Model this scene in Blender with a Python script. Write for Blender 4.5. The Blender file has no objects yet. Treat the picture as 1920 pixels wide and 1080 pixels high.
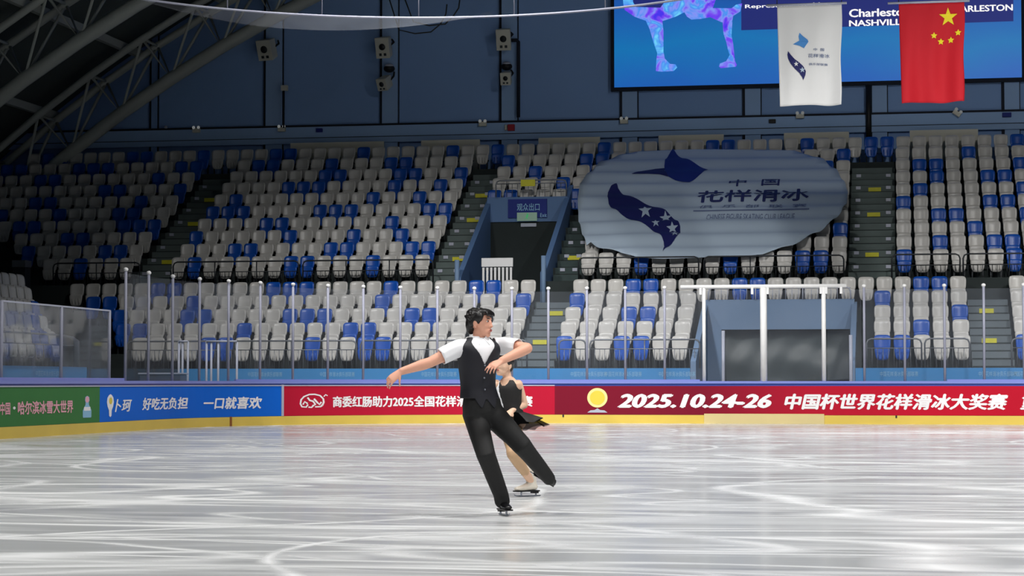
import bpy, bmesh, math, random
import numpy as np
from mathutils import Vector, Matrix, noise as mnoise
random.seed(7)
SC = bpy.context.scene
COL = SC.collection

# ------------------------------------------------------------------ camera
F_PX = 4000.0
YAW = math.radians(10.2)
CAM_H = 1.0
PITCH = math.atan((718 - 540) / F_PX)
cam_data = bpy.data.cameras.new('camera')
cam_data.sensor_width = 36.0
cam_data.lens = F_PX / 1920 * 36.0
cam_data.clip_end = 400
cam = bpy.data.objects.new('camera', cam_data)
COL.objects.link(cam)
cam.location = (0, 0, CAM_H)
cam.rotation_euler = (math.pi / 2 + PITCH, 0, YAW)
SC.camera = cam

# ------------------------------------------------------------------ colour management, world, arena lights
SC.view_settings.view_transform = 'Standard'
SC.view_settings.look = 'None'
SC.view_settings.exposure = 0.0
SC.view_settings.gamma = 1.0
SC.view_settings.use_curve_mapping = False
world = bpy.data.worlds.new('world')
SC.world = world
world.use_nodes = True
wb = world.node_tree.nodes['Background']
wb.inputs[0].default_value = (0.60, 0.75, 1.0, 1)
wb.inputs[1].default_value = 0.030

def area(name, loc, aim, sx, sy, power, color=(1, 0.985, 0.96), spread=180):
    d = bpy.data.lights.new(name, 'AREA')
    d.shape = 'RECTANGLE'; d.size = sx; d.size_y = sy
    d.energy = power; d.color = color; d.spread = math.radians(spread)
    o = bpy.data.objects.new(name, d)
    COL.objects.link(o)
    o.location = loc
    v = Vector(aim) - Vector(loc)
    o.rotation_euler = v.to_track_quat('-Z', 'Y').to_euler()
    return o
# rows of lamps under the roof, shining down on the ice
for gx, pw in ((-9, 580), (1, 640), (10, 620)):
    for gy in (2, 15, 28, 41):
        area('arena_lamp', (gx, gy, 13.0), (gx, gy + 3.0, 0), 1.6, 1.0, pw, spread=118)
# unseen fill added from the right, brightening the seats and flags
for gx, pw in ((5, 470),):
    area('stand_fill', (gx, 33, 13.5), (gx + 1, 57.5, 1.5), 0.8, 0.5, pw, spread=95)
for gx, pw in ((-14, 260), (-8, 300), (9, 430)):  # more added fill without fixtures, lifting the lower rows
    area('end_fill', (gx, 45.5, 12.5), (gx + 0.5, 55.5, 0.5), 0.8, 0.5, pw, spread=82)

# ------------------------------------------------------------------ geometry of the view: pixel -> point on a real plane
def _basis():
    f0 = np.array([-math.sin(YAW), math.cos(YAW), 0]); r = np.array([math.cos(YAW), math.sin(YAW), 0]); u0 = np.array([0, 0, 1.])
    return r, -f0 * math.sin(PITCH) + u0 * math.cos(PITCH), f0 * math.cos(PITCH) + u0 * math.sin(PITCH)
RR, UU, FF = _basis()
CC = np.array([0, 0, CAM_H])
def proj(x, y, z):
    d = np.array([x, y, z]) - CC; Z = d @ FF
    return 960 + F_PX * (d @ RR) / Z, 540 - F_PX * (d @ UU) / Z
def ray(px, py): return FF + RR * (px - 960) / F_PX + UU * (540 - py) / F_PX
def on_y(px, py, Y): d = ray(px, py); return Vector(CC + d * (Y / d[1]))
def on_z(px, py, z=0): d = ray(px, py); return Vector(CC + d * ((z - CAM_H) / d[2]))
def at_depth(px, py, t): return Vector(CC + ray(px, py) * t)
def X_at(px, Y, z): return on_y(px, 718 - F_PX * (z - 1) / (Y / 0.98), Y).x

# ------------------------------------------------------------------ materials
def lin(c):
    return tuple(((v / 255) / 12.92 if v / 255 <= 0.04045 else ((v / 255 + 0.055) / 1.055) ** 2.4) for v in c) + (1,)
def mat(name, rgb, rough=0.6, var=0.12, scale=3.0, metal=0.0, spec=0.5, bump=0.0, coat=0.0):
    m = bpy.data.materials.new(name); m.use_nodes = True
    nt = m.node_tree; b = nt.nodes['Principled BSDF']
    c = lin(rgb)
    tc = nt.nodes.new('ShaderNodeTexCoord'); n = nt.nodes.new('ShaderNodeTexNoise')
    n.inputs['Scale'].default_value = scale; n.inputs['Detail'].default_value = 4
    nt.links.new(tc.outputs['Object'], n.inputs['Vector'])
    mx = nt.nodes.new('ShaderNodeMix'); mx.data_type = 'RGBA'
    mx.inputs['A'].default_value = tuple(v * (1 - var) for v in c[:3]) + (1,)
    mx.inputs['B'].default_value = tuple(min(1, v * (1 + var)) for v in c[:3]) + (1,)
    nt.links.new(n.outputs['Fac'], mx.inputs['Factor'])
    nt.links.new(mx.outputs['Result'], b.inputs['Base Color'])
    b.inputs['Roughness'].default_value = rough; b.inputs['Metallic'].default_value = metal
    b.inputs['Specular IOR Level'].default_value = spec; b.inputs['Coat Weight'].default_value = coat
    if bump:
        bp = nt.nodes.new('ShaderNodeBump'); bp.inputs['Strength'].default_value = bump
        nt.links.new(n.outputs['Fac'], bp.inputs['Height']); nt.links.new(bp.outputs['Normal'], b.inputs['Normal'])
    return m
def emis(name, rgb, strength=1.0):
    m = mat(name, rgb, 0.5, 0.03)
    b = m.node_tree.nodes['Principled BSDF']
    b.inputs['Base Color'].default_value = (0, 0, 0, 1)
    for l in list(b.inputs['Base Color'].links):
        m.node_tree.links.new(l.from_socket, b.inputs['Emission Color']); m.node_tree.links.remove(l)
    b.inputs['Base Color'].default_value = (0.01, 0.01, 0.01, 1)
    b.inputs['Emission Strength'].default_value = strength
    return m

M = {}
M['seat_grey'] = mat('seat_grey', (196, 194, 190), 0.33, 0.06, 2, spec=0.5)
M['seat_blue'] = mat('seat_blue', (16, 80, 176), 0.33, 0.08, 2, spec=0.5)
M['dark_metal'] = mat('dark_metal', (44, 48, 52), 0.45, 0.1, 5, metal=0.3)
M['grey_metal'] = mat('grey_metal', (112, 116, 122), 0.4, 0.1, 5, metal=0.4)
M['light_metal'] = mat('light_metal', (176, 180, 196), 0.45, 0.06, 5)
M['post_metal'] = mat('post_metal', (150, 152, 170), 0.5, 0.06, 5)
M['white'] = mat('white_paint', (232, 232, 232), 0.45, 0.04, 5)
M['concrete'] = mat('concrete', (92, 104, 102), 0.85, 0.25, 1.5)
M['concrete_dark'] = mat('stand_concrete', (42, 50, 50), 0.9, 0.25, 1.2)
M['step_grey'] = mat('step_grey', (98, 108, 114), 0.85, 0.2, 1.5)
M['step_green'] = mat('step_green', (60, 74, 74), 0.9, 0.2, 1.5)
M['wall_navy'] = mat('wall_navy', (136, 170, 220), 0.8, 0.10, 0.25)
M['wall_trim'] = mat('wall_trim', (152, 184, 226), 0.75, 0.08, 0.4)
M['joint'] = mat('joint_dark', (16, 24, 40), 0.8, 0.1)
M['blue_grey'] = mat('blue_grey_wall', (112, 138, 170), 0.7, 0.08, 0.6)
M['vom_blue'] = mat('passage_blue', (90, 122, 166), 0.7, 0.08, 0.6)
M['door_grey'] = mat('passage_grey', (150, 144, 136), 0.8, 0.1, 0.6)
M['black'] = mat('black_paint', (14, 15, 17), 0.6, 0.1)
M['roof'] = mat('roof_deck', (84, 90, 88), 0.9, 0.2, 0.3)
M['truss'] = mat('truss_steel', (178, 182, 176), 0.6, 0.12, 0.6)
M['yellow'] = mat('yellow_plate', (205, 200, 40), 0.6, 0.15, 8)
M['kick'] = mat('kick_yellow', (218, 190, 84), 0.5, 0.10, 1.2)
M['kick_pale'] = mat('kick_pale', (214, 196, 140), 0.5, 0.08, 1.2)
M['cap'] = mat('cap_rail', (124, 136, 204), 0.4, 0.06, 2)
M['board_blue'] = mat('board_blue', (52, 78, 166), 0.45, 0.05, 2)
M['ad_green'] = mat('ad_green', (62, 120, 66), 0.6, 0.05, 2, spec=0.15)
M['ad_blue'] = mat('ad_blue', (10, 100, 208), 0.6, 0.05, 1, spec=0.15)
M['ad_red'] = mat('ad_red', (184, 22, 52), 0.6, 0.05, 1, spec=0.15)
M['print_white'] = mat('print_white', (240, 238, 240), 0.5, 0.03)
M['print_pink'] = mat('print_pink', (232, 170, 184), 0.5, 0.04)
M['print_pale'] = mat('print_pale', (140, 190, 222), 0.5, 0.04)
M['gold'] = mat('print_gold', (226, 204, 70), 0.5, 0.06)
M['gold_rim'] = mat('print_gold_rim', (244, 226, 150), 0.5, 0.04)
M['banner_blue'] = mat('banner_blue', (52, 134, 196), 0.6, 0.12, 0.5)
M['cloth_grey'] = mat('banner_cloth', (186, 204, 222), 0.8, 0.05, 0.4)
M['navy_print'] = mat('navy_print', (22, 26, 96), 0.7, 0.15, 1)
M['deep_blue_print'] = mat('deep_blue_print', (18, 40, 130), 0.7, 0.15, 1)
M['ink'] = mat('ink_print', (40, 48, 104), 0.7, 0.1, 1)
M['ink_soft'] = mat('ink_soft_print', (112, 126, 160), 0.7, 0.1, 1)
M['flag_white'] = mat('flag_white', (232, 232, 232), 0.8, 0.02, 1)
M['flag_red'] = mat('flag_red', (196, 14, 34), 0.8, 0.05, 1)
M['flag_yellow'] = mat('flag_yellow', (240, 220, 30), 0.7, 0.04, 1)
M['flag_sky'] = mat('flag_sky_blue', (70, 140, 210), 0.7, 0.06, 1)
M['speaker'] = mat('speaker_case', (206, 204, 190), 0.6, 0.08, 2)
M['red_box'] = mat('red_enamel', (170, 24, 44), 0.5, 0.06)
M['curtain'] = mat('curtain_grey', (74, 82, 84), 0.5, 0.25, 0.8, spec=0.6)
M['skin_m'] = mat('skin_man', (226, 166, 140), 0.55, 0.05, 8)
M['skin_w'] = mat('skin_woman', (232, 190, 162), 0.55, 0.05, 8)
M['tights'] = mat('tan_tights', (196, 160, 124), 0.6, 0.05, 8)
M['hair'] = mat('black_hair', (18, 15, 15), 0.42, 0.3, 40)
M['shirt'] = mat('white_shirt', (240, 240, 243), 0.75, 0.02, 6)
M['vest_black'] = mat('vest_navy', (10, 11, 24), 0.6, 0.2, 12)
M['trouser'] = mat('black_trousers', (10, 10, 11), 0.75, 0.2, 12)
M['dress'] = mat('black_dress', (24, 22, 22), 0.7, 0.2, 12)
M['boot_white'] = mat('boot_white', (226, 218, 204), 0.45, 0.05, 8)
M['boot_black'] = mat('boot_black', (16, 16, 18), 0.35, 0.1, 8)
M['steel'] = mat('blade_steel', (150, 155, 165), 0.25, 0.05, 8, metal=0.9)
M['lip'] = mat('lip_rose', (176, 92, 88), 0.5, 0.05, 8)
M['eye_white'] = mat('eye_white', (225, 222, 218), 0.4, 0.02, 8)
M['button'] = mat('button_grey', (120, 124, 134), 0.3, 0.05, 8)
M['exit_green'] = emis('exit_sign_green', (60, 190, 110), 0.55)
M['exit_face'] = emis('exit_sign_face', (150, 185, 165), 0.35)
M['lamp_glow'] = emis('emergency_lamp', (200, 205, 205), 0.25)

# glass sheet: mostly clear, a weak mirror and a faint uneven grey film
def glass_mat(name, tint, film=0.07, gloss=0.05):
    m = bpy.data.materials.new(name); m.use_nodes = True; nt = m.node_tree; nt.nodes.clear()
    out = nt.nodes.new('ShaderNodeOutputMaterial')
    tr = nt.nodes.new('ShaderNodeBsdfTransparent'); tr.inputs[0].default_value = tint
    df = nt.nodes.new('ShaderNodeBsdfDiffuse'); df.inputs[0].default_value = (0.62, 0.66, 0.74, 1)
    gl = nt.nodes.new('ShaderNodeBsdfGlossy'); gl.inputs['Roughness'].default_value = 0.03
    tc = nt.nodes.new('ShaderNodeTexCoord'); n = nt.nodes.new('ShaderNodeTexNoise'); n.inputs['Scale'].default_value = 0.8
    nt.links.new(tc.outputs['Object'], n.inputs['Vector'])
    mm = nt.nodes.new('ShaderNodeMath'); mm.operation = 'MULTIPLY'; mm.inputs[1].default_value = film * 2
    nt.links.new(n.outputs['Fac'], mm.inputs[0])
    m1 = nt.nodes.new('ShaderNodeMixShader'); nt.links.new(mm.outputs[0], m1.inputs[0])
    nt.links.new(tr.outputs[0], m1.inputs[1]); nt.links.new(df.outputs[0], m1.inputs[2])
    m2 = nt.nodes.new('ShaderNodeMixShader'); m2.inputs[0].default_value = gloss
    nt.links.new(m1.outputs[0], m2.inputs[1]); nt.links.new(gl.outputs[0], m2.inputs[2])
    nt.links.new(m2.outputs[0], out.inputs[0])
    return m
M['glass'] = glass_mat('barrier_glass', (0.97, 0.975, 0.985, 1), 0.028, 0.03)
M['glass_side'] = glass_mat('side_glass', (0.95, 0.96, 0.98, 1), 0.07, 0.09)
M['net'] = glass_mat('fine_net', (0.95, 0.94, 0.96, 1), 0.05, 0.0)
M['chiffon'] = glass_mat('black_chiffon', (0.22, 0.22, 0.23, 1), 0.0, 0.0)

def ice_mat():
    m = bpy.data.materials.new('skated_ice'); m.use_nodes = True; nt = m.node_tree
    b = nt.nodes['Principled BSDF']; L = nt.links.new
    tc = nt.nodes.new('ShaderNodeTexCoord')
    def nz(scale, detail=5, rough=0.6, dist=0.0, stretch=(1, 1, 1), rot=0.0):
        mp = nt.nodes.new('ShaderNodeMapping'); mp.inputs['Scale'].default_value = stretch; mp.inputs['Rotation'].default_value = (0, 0, rot)
        L(tc.outputs['Object'], mp.inputs['Vector'])
        n = nt.nodes.new('ShaderNodeTexNoise'); n.inputs['Scale'].default_value = scale; n.inputs['Detail'].default_value = detail
        n.inputs['Roughness'].default_value = rough; n.inputs['Distortion'].default_value = dist
        L(mp.outputs[0], n.inputs['Vector']); return n.outputs['Fac']
    def ramp(src, a, b_, ca=0.0, cb=1.0):
        r = nt.nodes.new('ShaderNodeMapRange'); r.inputs[1].default_value = a; r.inputs[2].default_value = b_
        r.inputs[3].default_value = ca; r.inputs[4].default_value = cb; L(src, r.inputs[0]); return r.outputs[0]
    def mth(op, x, y):
        q = nt.nodes.new('ShaderNodeMath'); q.operation = op
        for i, v in enumerate((x, y)):
            if isinstance(v, (int, float)): q.inputs[i].default_value = v
            else: L(v, q.inputs[i])
        return q.outputs[0]
    def band(src, c, w):   # thin line where the noise passes c
        return ramp(mth('ABSOLUTE', mth('SUBTRACT', src, c), 0), w, 0.0)
    broad = nz(0.22, 3, 0.5, 0.5, (0.5, 1, 1), 0.1)
    mid = nz(0.8, 4, 0.55, 1.5, (0.22, 1, 1), 0.16)
    mid2 = nz(0.9, 4, 0.55, 1.5, (0.3, 1, 1), -0.35)
    # sweeping skate tracks: soft edged, wide and few
    tracks = None
    for (sc_, c, w, st, ro, amp) in ((0.16, 0.50, 0.016, (1, 1, 1), 0.0, 0.9), (0.2, 0.44, 0.010, (0.6, 1, 1), 0.5, 0.7), (0.3, 0.52, 0.014, (0.35, 1, 1), 0.15, 0.9),
                              (0.4, 0.47, 0.016, (0.3, 1, 1), -0.3, 0.8), (0.7, 0.53, 0.022, (0.3, 1, 1), 0.3, 0.7)):
        t = mth('MULTIPLY', band(nz(sc_, 1.5, 0.3, 0.5, st, ro), c, w), amp)
        tracks = t if tracks is None else mth('MAXIMUM', tracks, t)
    snow = mth('MULTIPLY', mth('MAXIMUM', ramp(mid, 0.50, 0.72), ramp(mid2, 0.52, 0.74)), ramp(broad, 0.36, 0.60, 0.40, 1.0))
    fine = nz(3.2, 4, 0.55, 0.6, (0.25, 1, 1), 0.1)
    white = mth('MAXIMUM', mth('MULTIPLY', tracks, ramp(fine, 0.3, 0.6, 0.45, 1.0)), mth('MULTIPLY', snow, ramp(fine, 0.3, 0.6, 0.6, 1.0)))
    dark = mth('MULTIPLY', band(nz(0.33, 2, 0.5, 0.4, (0.12, 1, 1), 0.17), 0.5, 0.03), ramp(nz(0.4, 2), 0.45, 0.62))
    mx = nt.nodes.new('ShaderNodeMix'); mx.data_type = 'RGBA'
    mx.inputs['A'].default_value = lin((184, 186, 186)); mx.inputs['B'].default_value = lin((238, 239, 240)); L(white, mx.inputs['Factor'])
    mx2 = nt.nodes.new('ShaderNodeMix'); mx2.data_type = 'RGBA'; mx2.inputs['B'].default_value = lin((150, 152, 156))
    L(mth('MULTIPLY', dark, 0.8), mx2.inputs['Factor']); L(mx.outputs['Result'], mx2.inputs['A'])
    L(mx2.outputs['Result'], b.inputs['Base Color'])
    b.inputs['IOR'].default_value = 1.31
    b.inputs['Specular IOR Level'].default_value = 0.32
    L(ramp(white, 0, 1, 0.16, 0.42), b.inputs['Roughness'])
    bp = nt.nodes.new('ShaderNodeBump'); bp.inputs['Strength'].default_value = 0.18; bp.inputs['Distance'].default_value = 0.01
    L(fine, bp.inputs['Height']); L(bp.outputs['Normal'], b.inputs['Normal'])
    return m
M['ice'] = ice_mat()

# ------------------------------------------------------------------ object helpers
def tag(o, label=None, cat=None, group=None, kind=None):
    if label: o['label'] = label
    if cat: o['category'] = cat
    if group: o['group'] = group
    if kind: o['kind'] = kind
    return o
def empty(name, loc=(0, 0, 0), rz=0.0, label=None, cat=None, group=None):
    o = bpy.data.objects.new(name, None); o.empty_display_size = 0.1
    COL.objects.link(o); o.location = loc; o.rotation_euler = (0, 0, rz)
    return tag(o, label, cat, group)
def link(name, me, mats=None, parent=None, smooth=False):
    if mats is not None:
        if not isinstance(mats, (list, tuple)): mats = [mats]
        for m in mats: me.materials.append(m)
    if smooth:
        me.polygons.foreach_set('use_smooth', [True] * len(me.polygons))
    o = bpy.data.objects.new(name, me); COL.objects.link(o)
    if parent is not None: o.parent = parent
    return o
class MB:
    """collects shapes in world (or thing-local) coordinates, links them as one mesh"""
    def __init__(s): s.v = []; s.f = []; s.mi = []
    def add(s, v, f, mi=0):
        b = len(s.v); s.v += [tuple(p) for p in v]; s.f += [tuple(i + b for i in q) for q in f]; s.mi += [mi] * len(f); return s
    def box(s, x0, x1, y0, y1, z0, z1, mi=0):
        v = [(x, y, z) for x in (x0, x1) for y in (y0, y1) for z in (z0, z1)]
        return s.add(v, [(0, 1, 3, 2), (4, 6, 7, 5), (0, 4, 5, 1), (2, 3, 7, 6), (0, 2, 6, 4), (1, 5, 7, 3)], mi)
    def hexa(s, pts, mi=0):   # 8 points: bottom quad, top quad
        return s.add(pts, [(3, 2, 1, 0), (4, 5, 6, 7), (0, 1, 5, 4), (1, 2, 6, 5), (2, 3, 7, 6), (3, 0, 4, 7)], mi)
    def bar(s, a, b, w, h=None, mi=0):
        a = Vector(a); b = Vector(b); h = h or w; t = (b - a).normalized()
        up = Vector((0, 0, 1)) if abs(t.z) < 0.95 else Vector((0, 1, 0))
        r = t.cross(up).normalized(); u = r.cross(t)
        q = [(-1, -1), (1, -1), (1, 1), (-1, 1)]
        v = [p + r * (i * w / 2) + u * (j * h / 2) for p in (a, b) for i, j in q]
        return s.add(v, [(0, 1, 2, 3), (7, 6, 5, 4), (0, 4, 5, 1), (1, 5, 6, 2), (2, 6, 7, 3), (3, 7, 4, 0)], mi)
    def tube(s, pts, r, n=8, closed=False, mi=0):
        P = [Vector(p) for p in pts]; N = len(P); rs = r if isinstance(r, (list, tuple)) else [r] * N
        rings = []; pr = None
        for i in range(N):
            t = (P[(i + 1) % N] - P[i - 1]) if closed else (P[min(i + 1, N - 1)] - P[max(i - 1, 0)])
            t.normalize()
            if pr is None:
                up = Vector((0, 0, 1)) if abs(t.z) < 0.9 else Vector((0, 1, 0)); pr = t.cross(up).normalized()
            else:
                pr = (pr - t * pr.dot(t)).normalized()
            u = pr.cross(t)
            rings.append([P[i] + (pr * math.cos(k * 2 * math.pi / n) + u * math.sin(k * 2 * math.pi / n)) * rs[i] for k in range(n)])
        v = [p for rg in rings for p in rg]; f = []
        for i in range(N if closed else N - 1):
            j = (i + 1) % N
            for k in range(n):
                l = (k + 1) % n; f.append((i * n + k, i * n + l, j * n + l, j * n + k))
        if not closed: f += [tuple(range(n - 1, -1, -1)), tuple((N - 1) * n + k for k in range(n))]
        return s.add(v, f, mi)
    def prism(s, poly, fn, d0, d1, mi=0):
        """poly: 2-D outline; fn(a,b,d) -> point"""
        n = len(poly); v = [fn(a, b, d0) for a, b in poly] + [fn(a, b, d1) for a, b in poly]
        f = [tuple(range(n)), tuple(range(2 * n - 1, n - 1, -1))] + [(i, i + n, (i + 1) % n + n, (i + 1) % n) for i in range(n)]
        return s.add(v, f, mi)
    def ball(s, c, rx, ry=None, rz=None, n=12, m=8, mi=0):
        ry = ry or rx; rz = rz or rx; v = []; f = []
        for j in range(m + 1):
            th = math.pi * j / m
            for k in range(n):
                ph = 2 * math.pi * k / n
                v.append((c[0] + rx * math.sin(th) * math.cos(ph), c[1] + ry * math.sin(th) * math.sin(ph), c[2] + rz * math.cos(th)))
        for j in range(m):
            for k in range(n):
                l = (k + 1) % n; f.append((j * n + k, (j + 1) * n + k, (j + 1) * n + l, j * n + l))
        return s.add(v, f, mi)
    def mesh(s, name, clean=True):
        me = bpy.data.meshes.new(name); me.from_pydata(s.v, [], s.f)
        me.polygons.foreach_set('material_index', s.mi)
        if clean:
            bm = bmesh.new(); bm.from_mesh(me)
            bmesh.ops.remove_doubles(bm, verts=bm.verts, dist=1e-6)
            bmesh.ops.recalc_face_normals(bm, faces=bm.faces); bm.to_mesh(me); bm.free()
        me.update(); return me
    def build(s, name, mats, parent=None, smooth=False, bevel=0.0):
        me = s.mesh(name)
        o = link(name, me, mats, parent, smooth)
        if bevel:
            bv = o.modifiers.new('bevel', 'BEVEL'); bv.width = bevel; bv.segments = 2; bv.limit_method = 'ANGLE'
        return o
def rebase(root, base):
    """move a thing's Empty to its base while its parts stay where they are"""
    b = Vector(base)
    root.location = b
    for c in root.children:
        c.data.transform(Matrix.Translation(-b)) if c.data.users == 1 else None
        for g in c.children: g.data.transform(Matrix.Translation(-b))
def one(name, mb, m, label, cat, group=None, base=None, smooth=False, bevel=0.0, kind=None):
    """a thing that is a single mesh, origin at its base"""
    o = mb.build(name, m, None, smooth, bevel)
    if base is None:
        vs = np.array(mb.v); lo = vs.min(0); hi = vs.max(0); base = ((lo[0] + hi[0]) / 2, (lo[1] + hi[1]) / 2, lo[2])
    o.data.transform(Matrix.Translation(-Vector(base))); o.location = base
    return tag(o, label, cat, group, kind)
def struct(name, mb, m, label=None, smooth=False):
    o = mb.build(name, m, None, smooth); o['kind'] = 'structure'; o['label'] = label or name.replace('_', ' '); return o

def shape2d(kind, data, bold=0.0, shear=0.0):
    """flat filled mesh (verts 2-D, faces) from a text string or outline loops"""
    if kind == 'text':
        cu = bpy.data.curves.new('t', 'FONT'); cu.body = data; cu.shear = shear; cu.resolution_u = 3
    else:
        cu = bpy.data.curves.new('t', 'CURVE'); cu.dimensions = '2D'; cu.fill_mode = 'BOTH'
        for lp in data:
            sp = cu.splines.new('POLY'); sp.points.add(len(lp) - 1)
            for p, q in zip(sp.points, lp): p.co = (q[0], q[1], 0, 1)
            sp.use_cyclic_u = True
    ob = bpy.data.objects.new('t', cu); me = bpy.data.meshes.new_from_object(ob)
    bpy.data.objects.remove(ob); bpy.data.curves.remove(cu)
    if kind == 'text' and bold > 0:      # heavier strokes: the same flat glyphs laid a little apart
        n = len(me.vertices); vs = [tuple(v.co) for v in me.vertices]; fs = [tuple(p.vertices) for p in me.polygons]
        V = []; Fc = []
        for k, (dx, dy) in enumerate(((-1, 0), (1, 0), (0, 0.7), (0, -0.7), (0, 0))):
            V += [(x + dx * bold, y + dy * bold, k) for x, y, z in vs]; Fc += [tuple(i + k * n for i in f) for f in fs]
        me2 = bpy.data.meshes.new('t'); me2.from_pydata(V, [], Fc); bpy.data.meshes.remove(me); me = me2
    return me
def print_mesh(name, me, fn, m, parent, cuts=None, box=None):
    """fit a flat mesh into box (a0,a1,b0,b1), slice it at cuts along b, and lay it on the surface fn(a,b)"""
    bm = bmesh.new(); bm.from_mesh(me); bpy.data.meshes.remove(me)
    if not bm.verts: bm.free(); return None
    xs = [v.co.x for v in bm.verts]; ys = [v.co.y for v in bm.verts]
    if box:
        a0, a1, b0, b1 = box; lx, hx, ly, hy = min(xs), max(xs), min(ys), max(ys)
        for v in bm.verts:
            v.co.x = a0 + (v.co.x - lx) / (hx - lx) * (a1 - a0); v.co.y = b0 + (v.co.y - ly) / (hy - ly) * (b1 - b0)
    if cuts:
        ax, st = cuts; vals = [getattr(v.co, ax) for v in bm.verts]
        k = math.floor(min(vals) / st) * st
        no = (1, 0, 0) if ax == 'x' else (0, 1, 0)
        while k < max(vals):
            k += st
            bmesh.ops.bisect_plane(bm, geom=bm.verts[:] + bm.edges[:] + bm.faces[:], plane_co=(k, k, 0), plane_no=no, dist=1e-6)
    for v in bm.verts:
        lay_ = v.co.z; v.co = fn(v.co.x, v.co.y)
        if lay_: v.co += (Vector((-2, 15, 1)) - v.co).normalized() * lay_ * 0.0007
    out = bpy.data.meshes.new(name); bm.to_mesh(out); bm.free()
    return link(name, out, m, parent)

# ------------------------------------------------------------------ rink outline (plan view), s = arc length
RX0, RX1, RY, RAD = -15.7, 14.4, 52.6, 8.0
ARC = RAD * math.pi / 2
S1 = (RY - RAD) - 20; S2 = S1 + ARC; S3 = S2 + (RX1 - RX0 - 2 * RAD); S4 = S3 + ARC; S5 = S4 + S1
def rink(s, off=0.0):
    """point on the boards' ice face, moved outwards by off"""
    if s < S1: p = Vector((RX0, 20 + s)); n = Vector((-1, 0))
    elif s < S2:
        a = math.pi - (s - S1) / RAD; n = Vector((math.cos(a), math.sin(a))); p = Vector((RX0 + RAD, RY - RAD)) + n * RAD
    elif s < S3: p = Vector((RX0 + RAD + s - S2, RY)); n = Vector((0, 1))
    elif s < S4:
        a = math.pi / 2 - (s - S3) / RAD; n = Vector((math.cos(a), math.sin(a))); p = Vector((RX1 - RAD, RY - RAD)) + n * RAD
    else: p = Vector((RX1, RY - RAD - (s - S4))); n = Vector((1, 0))
    return p + n * off
def rp(s, z, off=0.0):
    p = rink(s, off); return Vector((p.x, p.y, z))
_st = np.arange(0, S5, 0.02)
_sx = np.array([proj(*rp(s, 1.0))[0] for s in _st])
_ok = _st < S3
def s_at(px): return float(np.interp(px, _sx[_ok], _st[_ok])) if px > _sx[0] else 0.0
def ssteps(a, b, st=0.35):
    n = max(1, int(math.ceil((b - a) / st))); return [a + (b - a) * i / n for i in range(n + 1)]
def ribbon(mb, a, b, z0, z1, o0, o1, mi=0):
    """solid strip along the boards between two heights and two offsets"""
    ss = ssteps(a, b); v = []
    for s in ss: v += [rp(s, z0, o0), rp(s, z0, o1), rp(s, z1, o1), rp(s, z1, o0)]
    f = [(3, 2, 1, 0), tuple(4 * (len(ss) - 1) + k for k in range(4))]
    for i in range(len(ss) - 1):
        for k in range(4):
            l = (k + 1) % 4; f.append((4 * i + k, 4 * i + l, 4 * i + 4 + l, 4 * i + 4 + k))
    mb.add(v, f, mi)

# ------------------------------------------------------------------ floors
mb = MB(); ol = [rp(s, 0.0, 0.02) for s in ssteps(0, S5, 0.5)]
ol = [Vector((RX1, -9.5, 0))] + [Vector((RX0, -9.5, 0))] + ol
mb.add([(p.x, p.y, 0.0) for p in ol], [tuple(range(len(ol)))])
struct('floor', mb, M['ice'], 'white skated ice surface of the rink')
mb = MB(); mb.box(-36, 36, -10, 72, -0.3, -0.012)
struct('floor_concourse', mb, M['concrete'], 'grey concrete floor around the ice')

# ------------------------------------------------------------------ back wall, pilasters, girders
WY = 69.5
mb = MB(); mb.box(-36, 36, WY, WY + 0.3, 0, 21)
struct('wall_back', mb, M['wall_navy'], 'navy blue end wall above the seats')
mb = MB(); mb.box(-36, 36, -10.3, -10, 0, 21)
struct('wall_front', mb, M['wall_navy'])
k = 0
for p0, p1 in ((500, 530), (718, 747), (942, 971), (1168, 1196), (1398, 1427), (1636, 1664), (1884, 1912), (2120, 2150), (286, 296)):
    x0 = on_y(p0, 300, WY).x; x1 = on_y(p1, 300, WY).x; k += 1
    mb = MB(); mb.box(x0, x1, WY - 0.16, WY, 8.4, 19.5)
    mb.box(x0 - 0.09, x0, WY - 0.10, WY, 8.4, 19.5, 1); mb.box(x1, x1 + 0.03, WY - 0.08, WY, 8.4, 19.5, 1)
    struct('trim_%d' % k, mb, [M['wall_trim'] if p0 != 286 else M['wall_navy'], M['joint']], 'blue wall pilaster')
zb0, zb1 = 9.06, 9.62
mb = MB(); mb.box(-34, 30, WY - 0.24, WY - 0.16, zb0, zb1); mb.box(-34, 30, WY - 0.22, WY - 0.16, zb1, zb1 + 0.07, 1)
mb.box(-34, 30, WY - 0.26, WY - 0.16, zb0 + 0.18, zb0 + 0.20, 1)
struct('trim_10', mb, [M['wall_trim'], M['joint']], 'long blue girder along the end wall')
mb = MB(); mb.box(-36, 30, WY - 0.9, WY - 0.18, 0, 8.0); struct('trim_11', mb, M['concrete_dark'], 'ledge behind the top row')
for p0, p1, wh in ((545, 720, 'above the middle seat block'), (790, 900, 'just left of the passage stair head'), (1010, 1125, 'left of the oval banner'), (1235, 1357, 'above the left part of the oval banner'),
                   (1470, 1592, 'above the right end of the oval banner'), (1706, 1834, 'right of the wide stair')):
    x0 = on_y(p0, 270, 68.55).x; x1 = on_y(p1, 270, 68.55).x
    mb = MB(); mb.box(x0, x1, 68.52, 68.58, 7.95, 9.0)
    one('ledge_panel', mb, M['speaker'], 'pale panel behind the top row of seats, ' + wh, 'panel', 'pale panels behind the top row')

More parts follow.
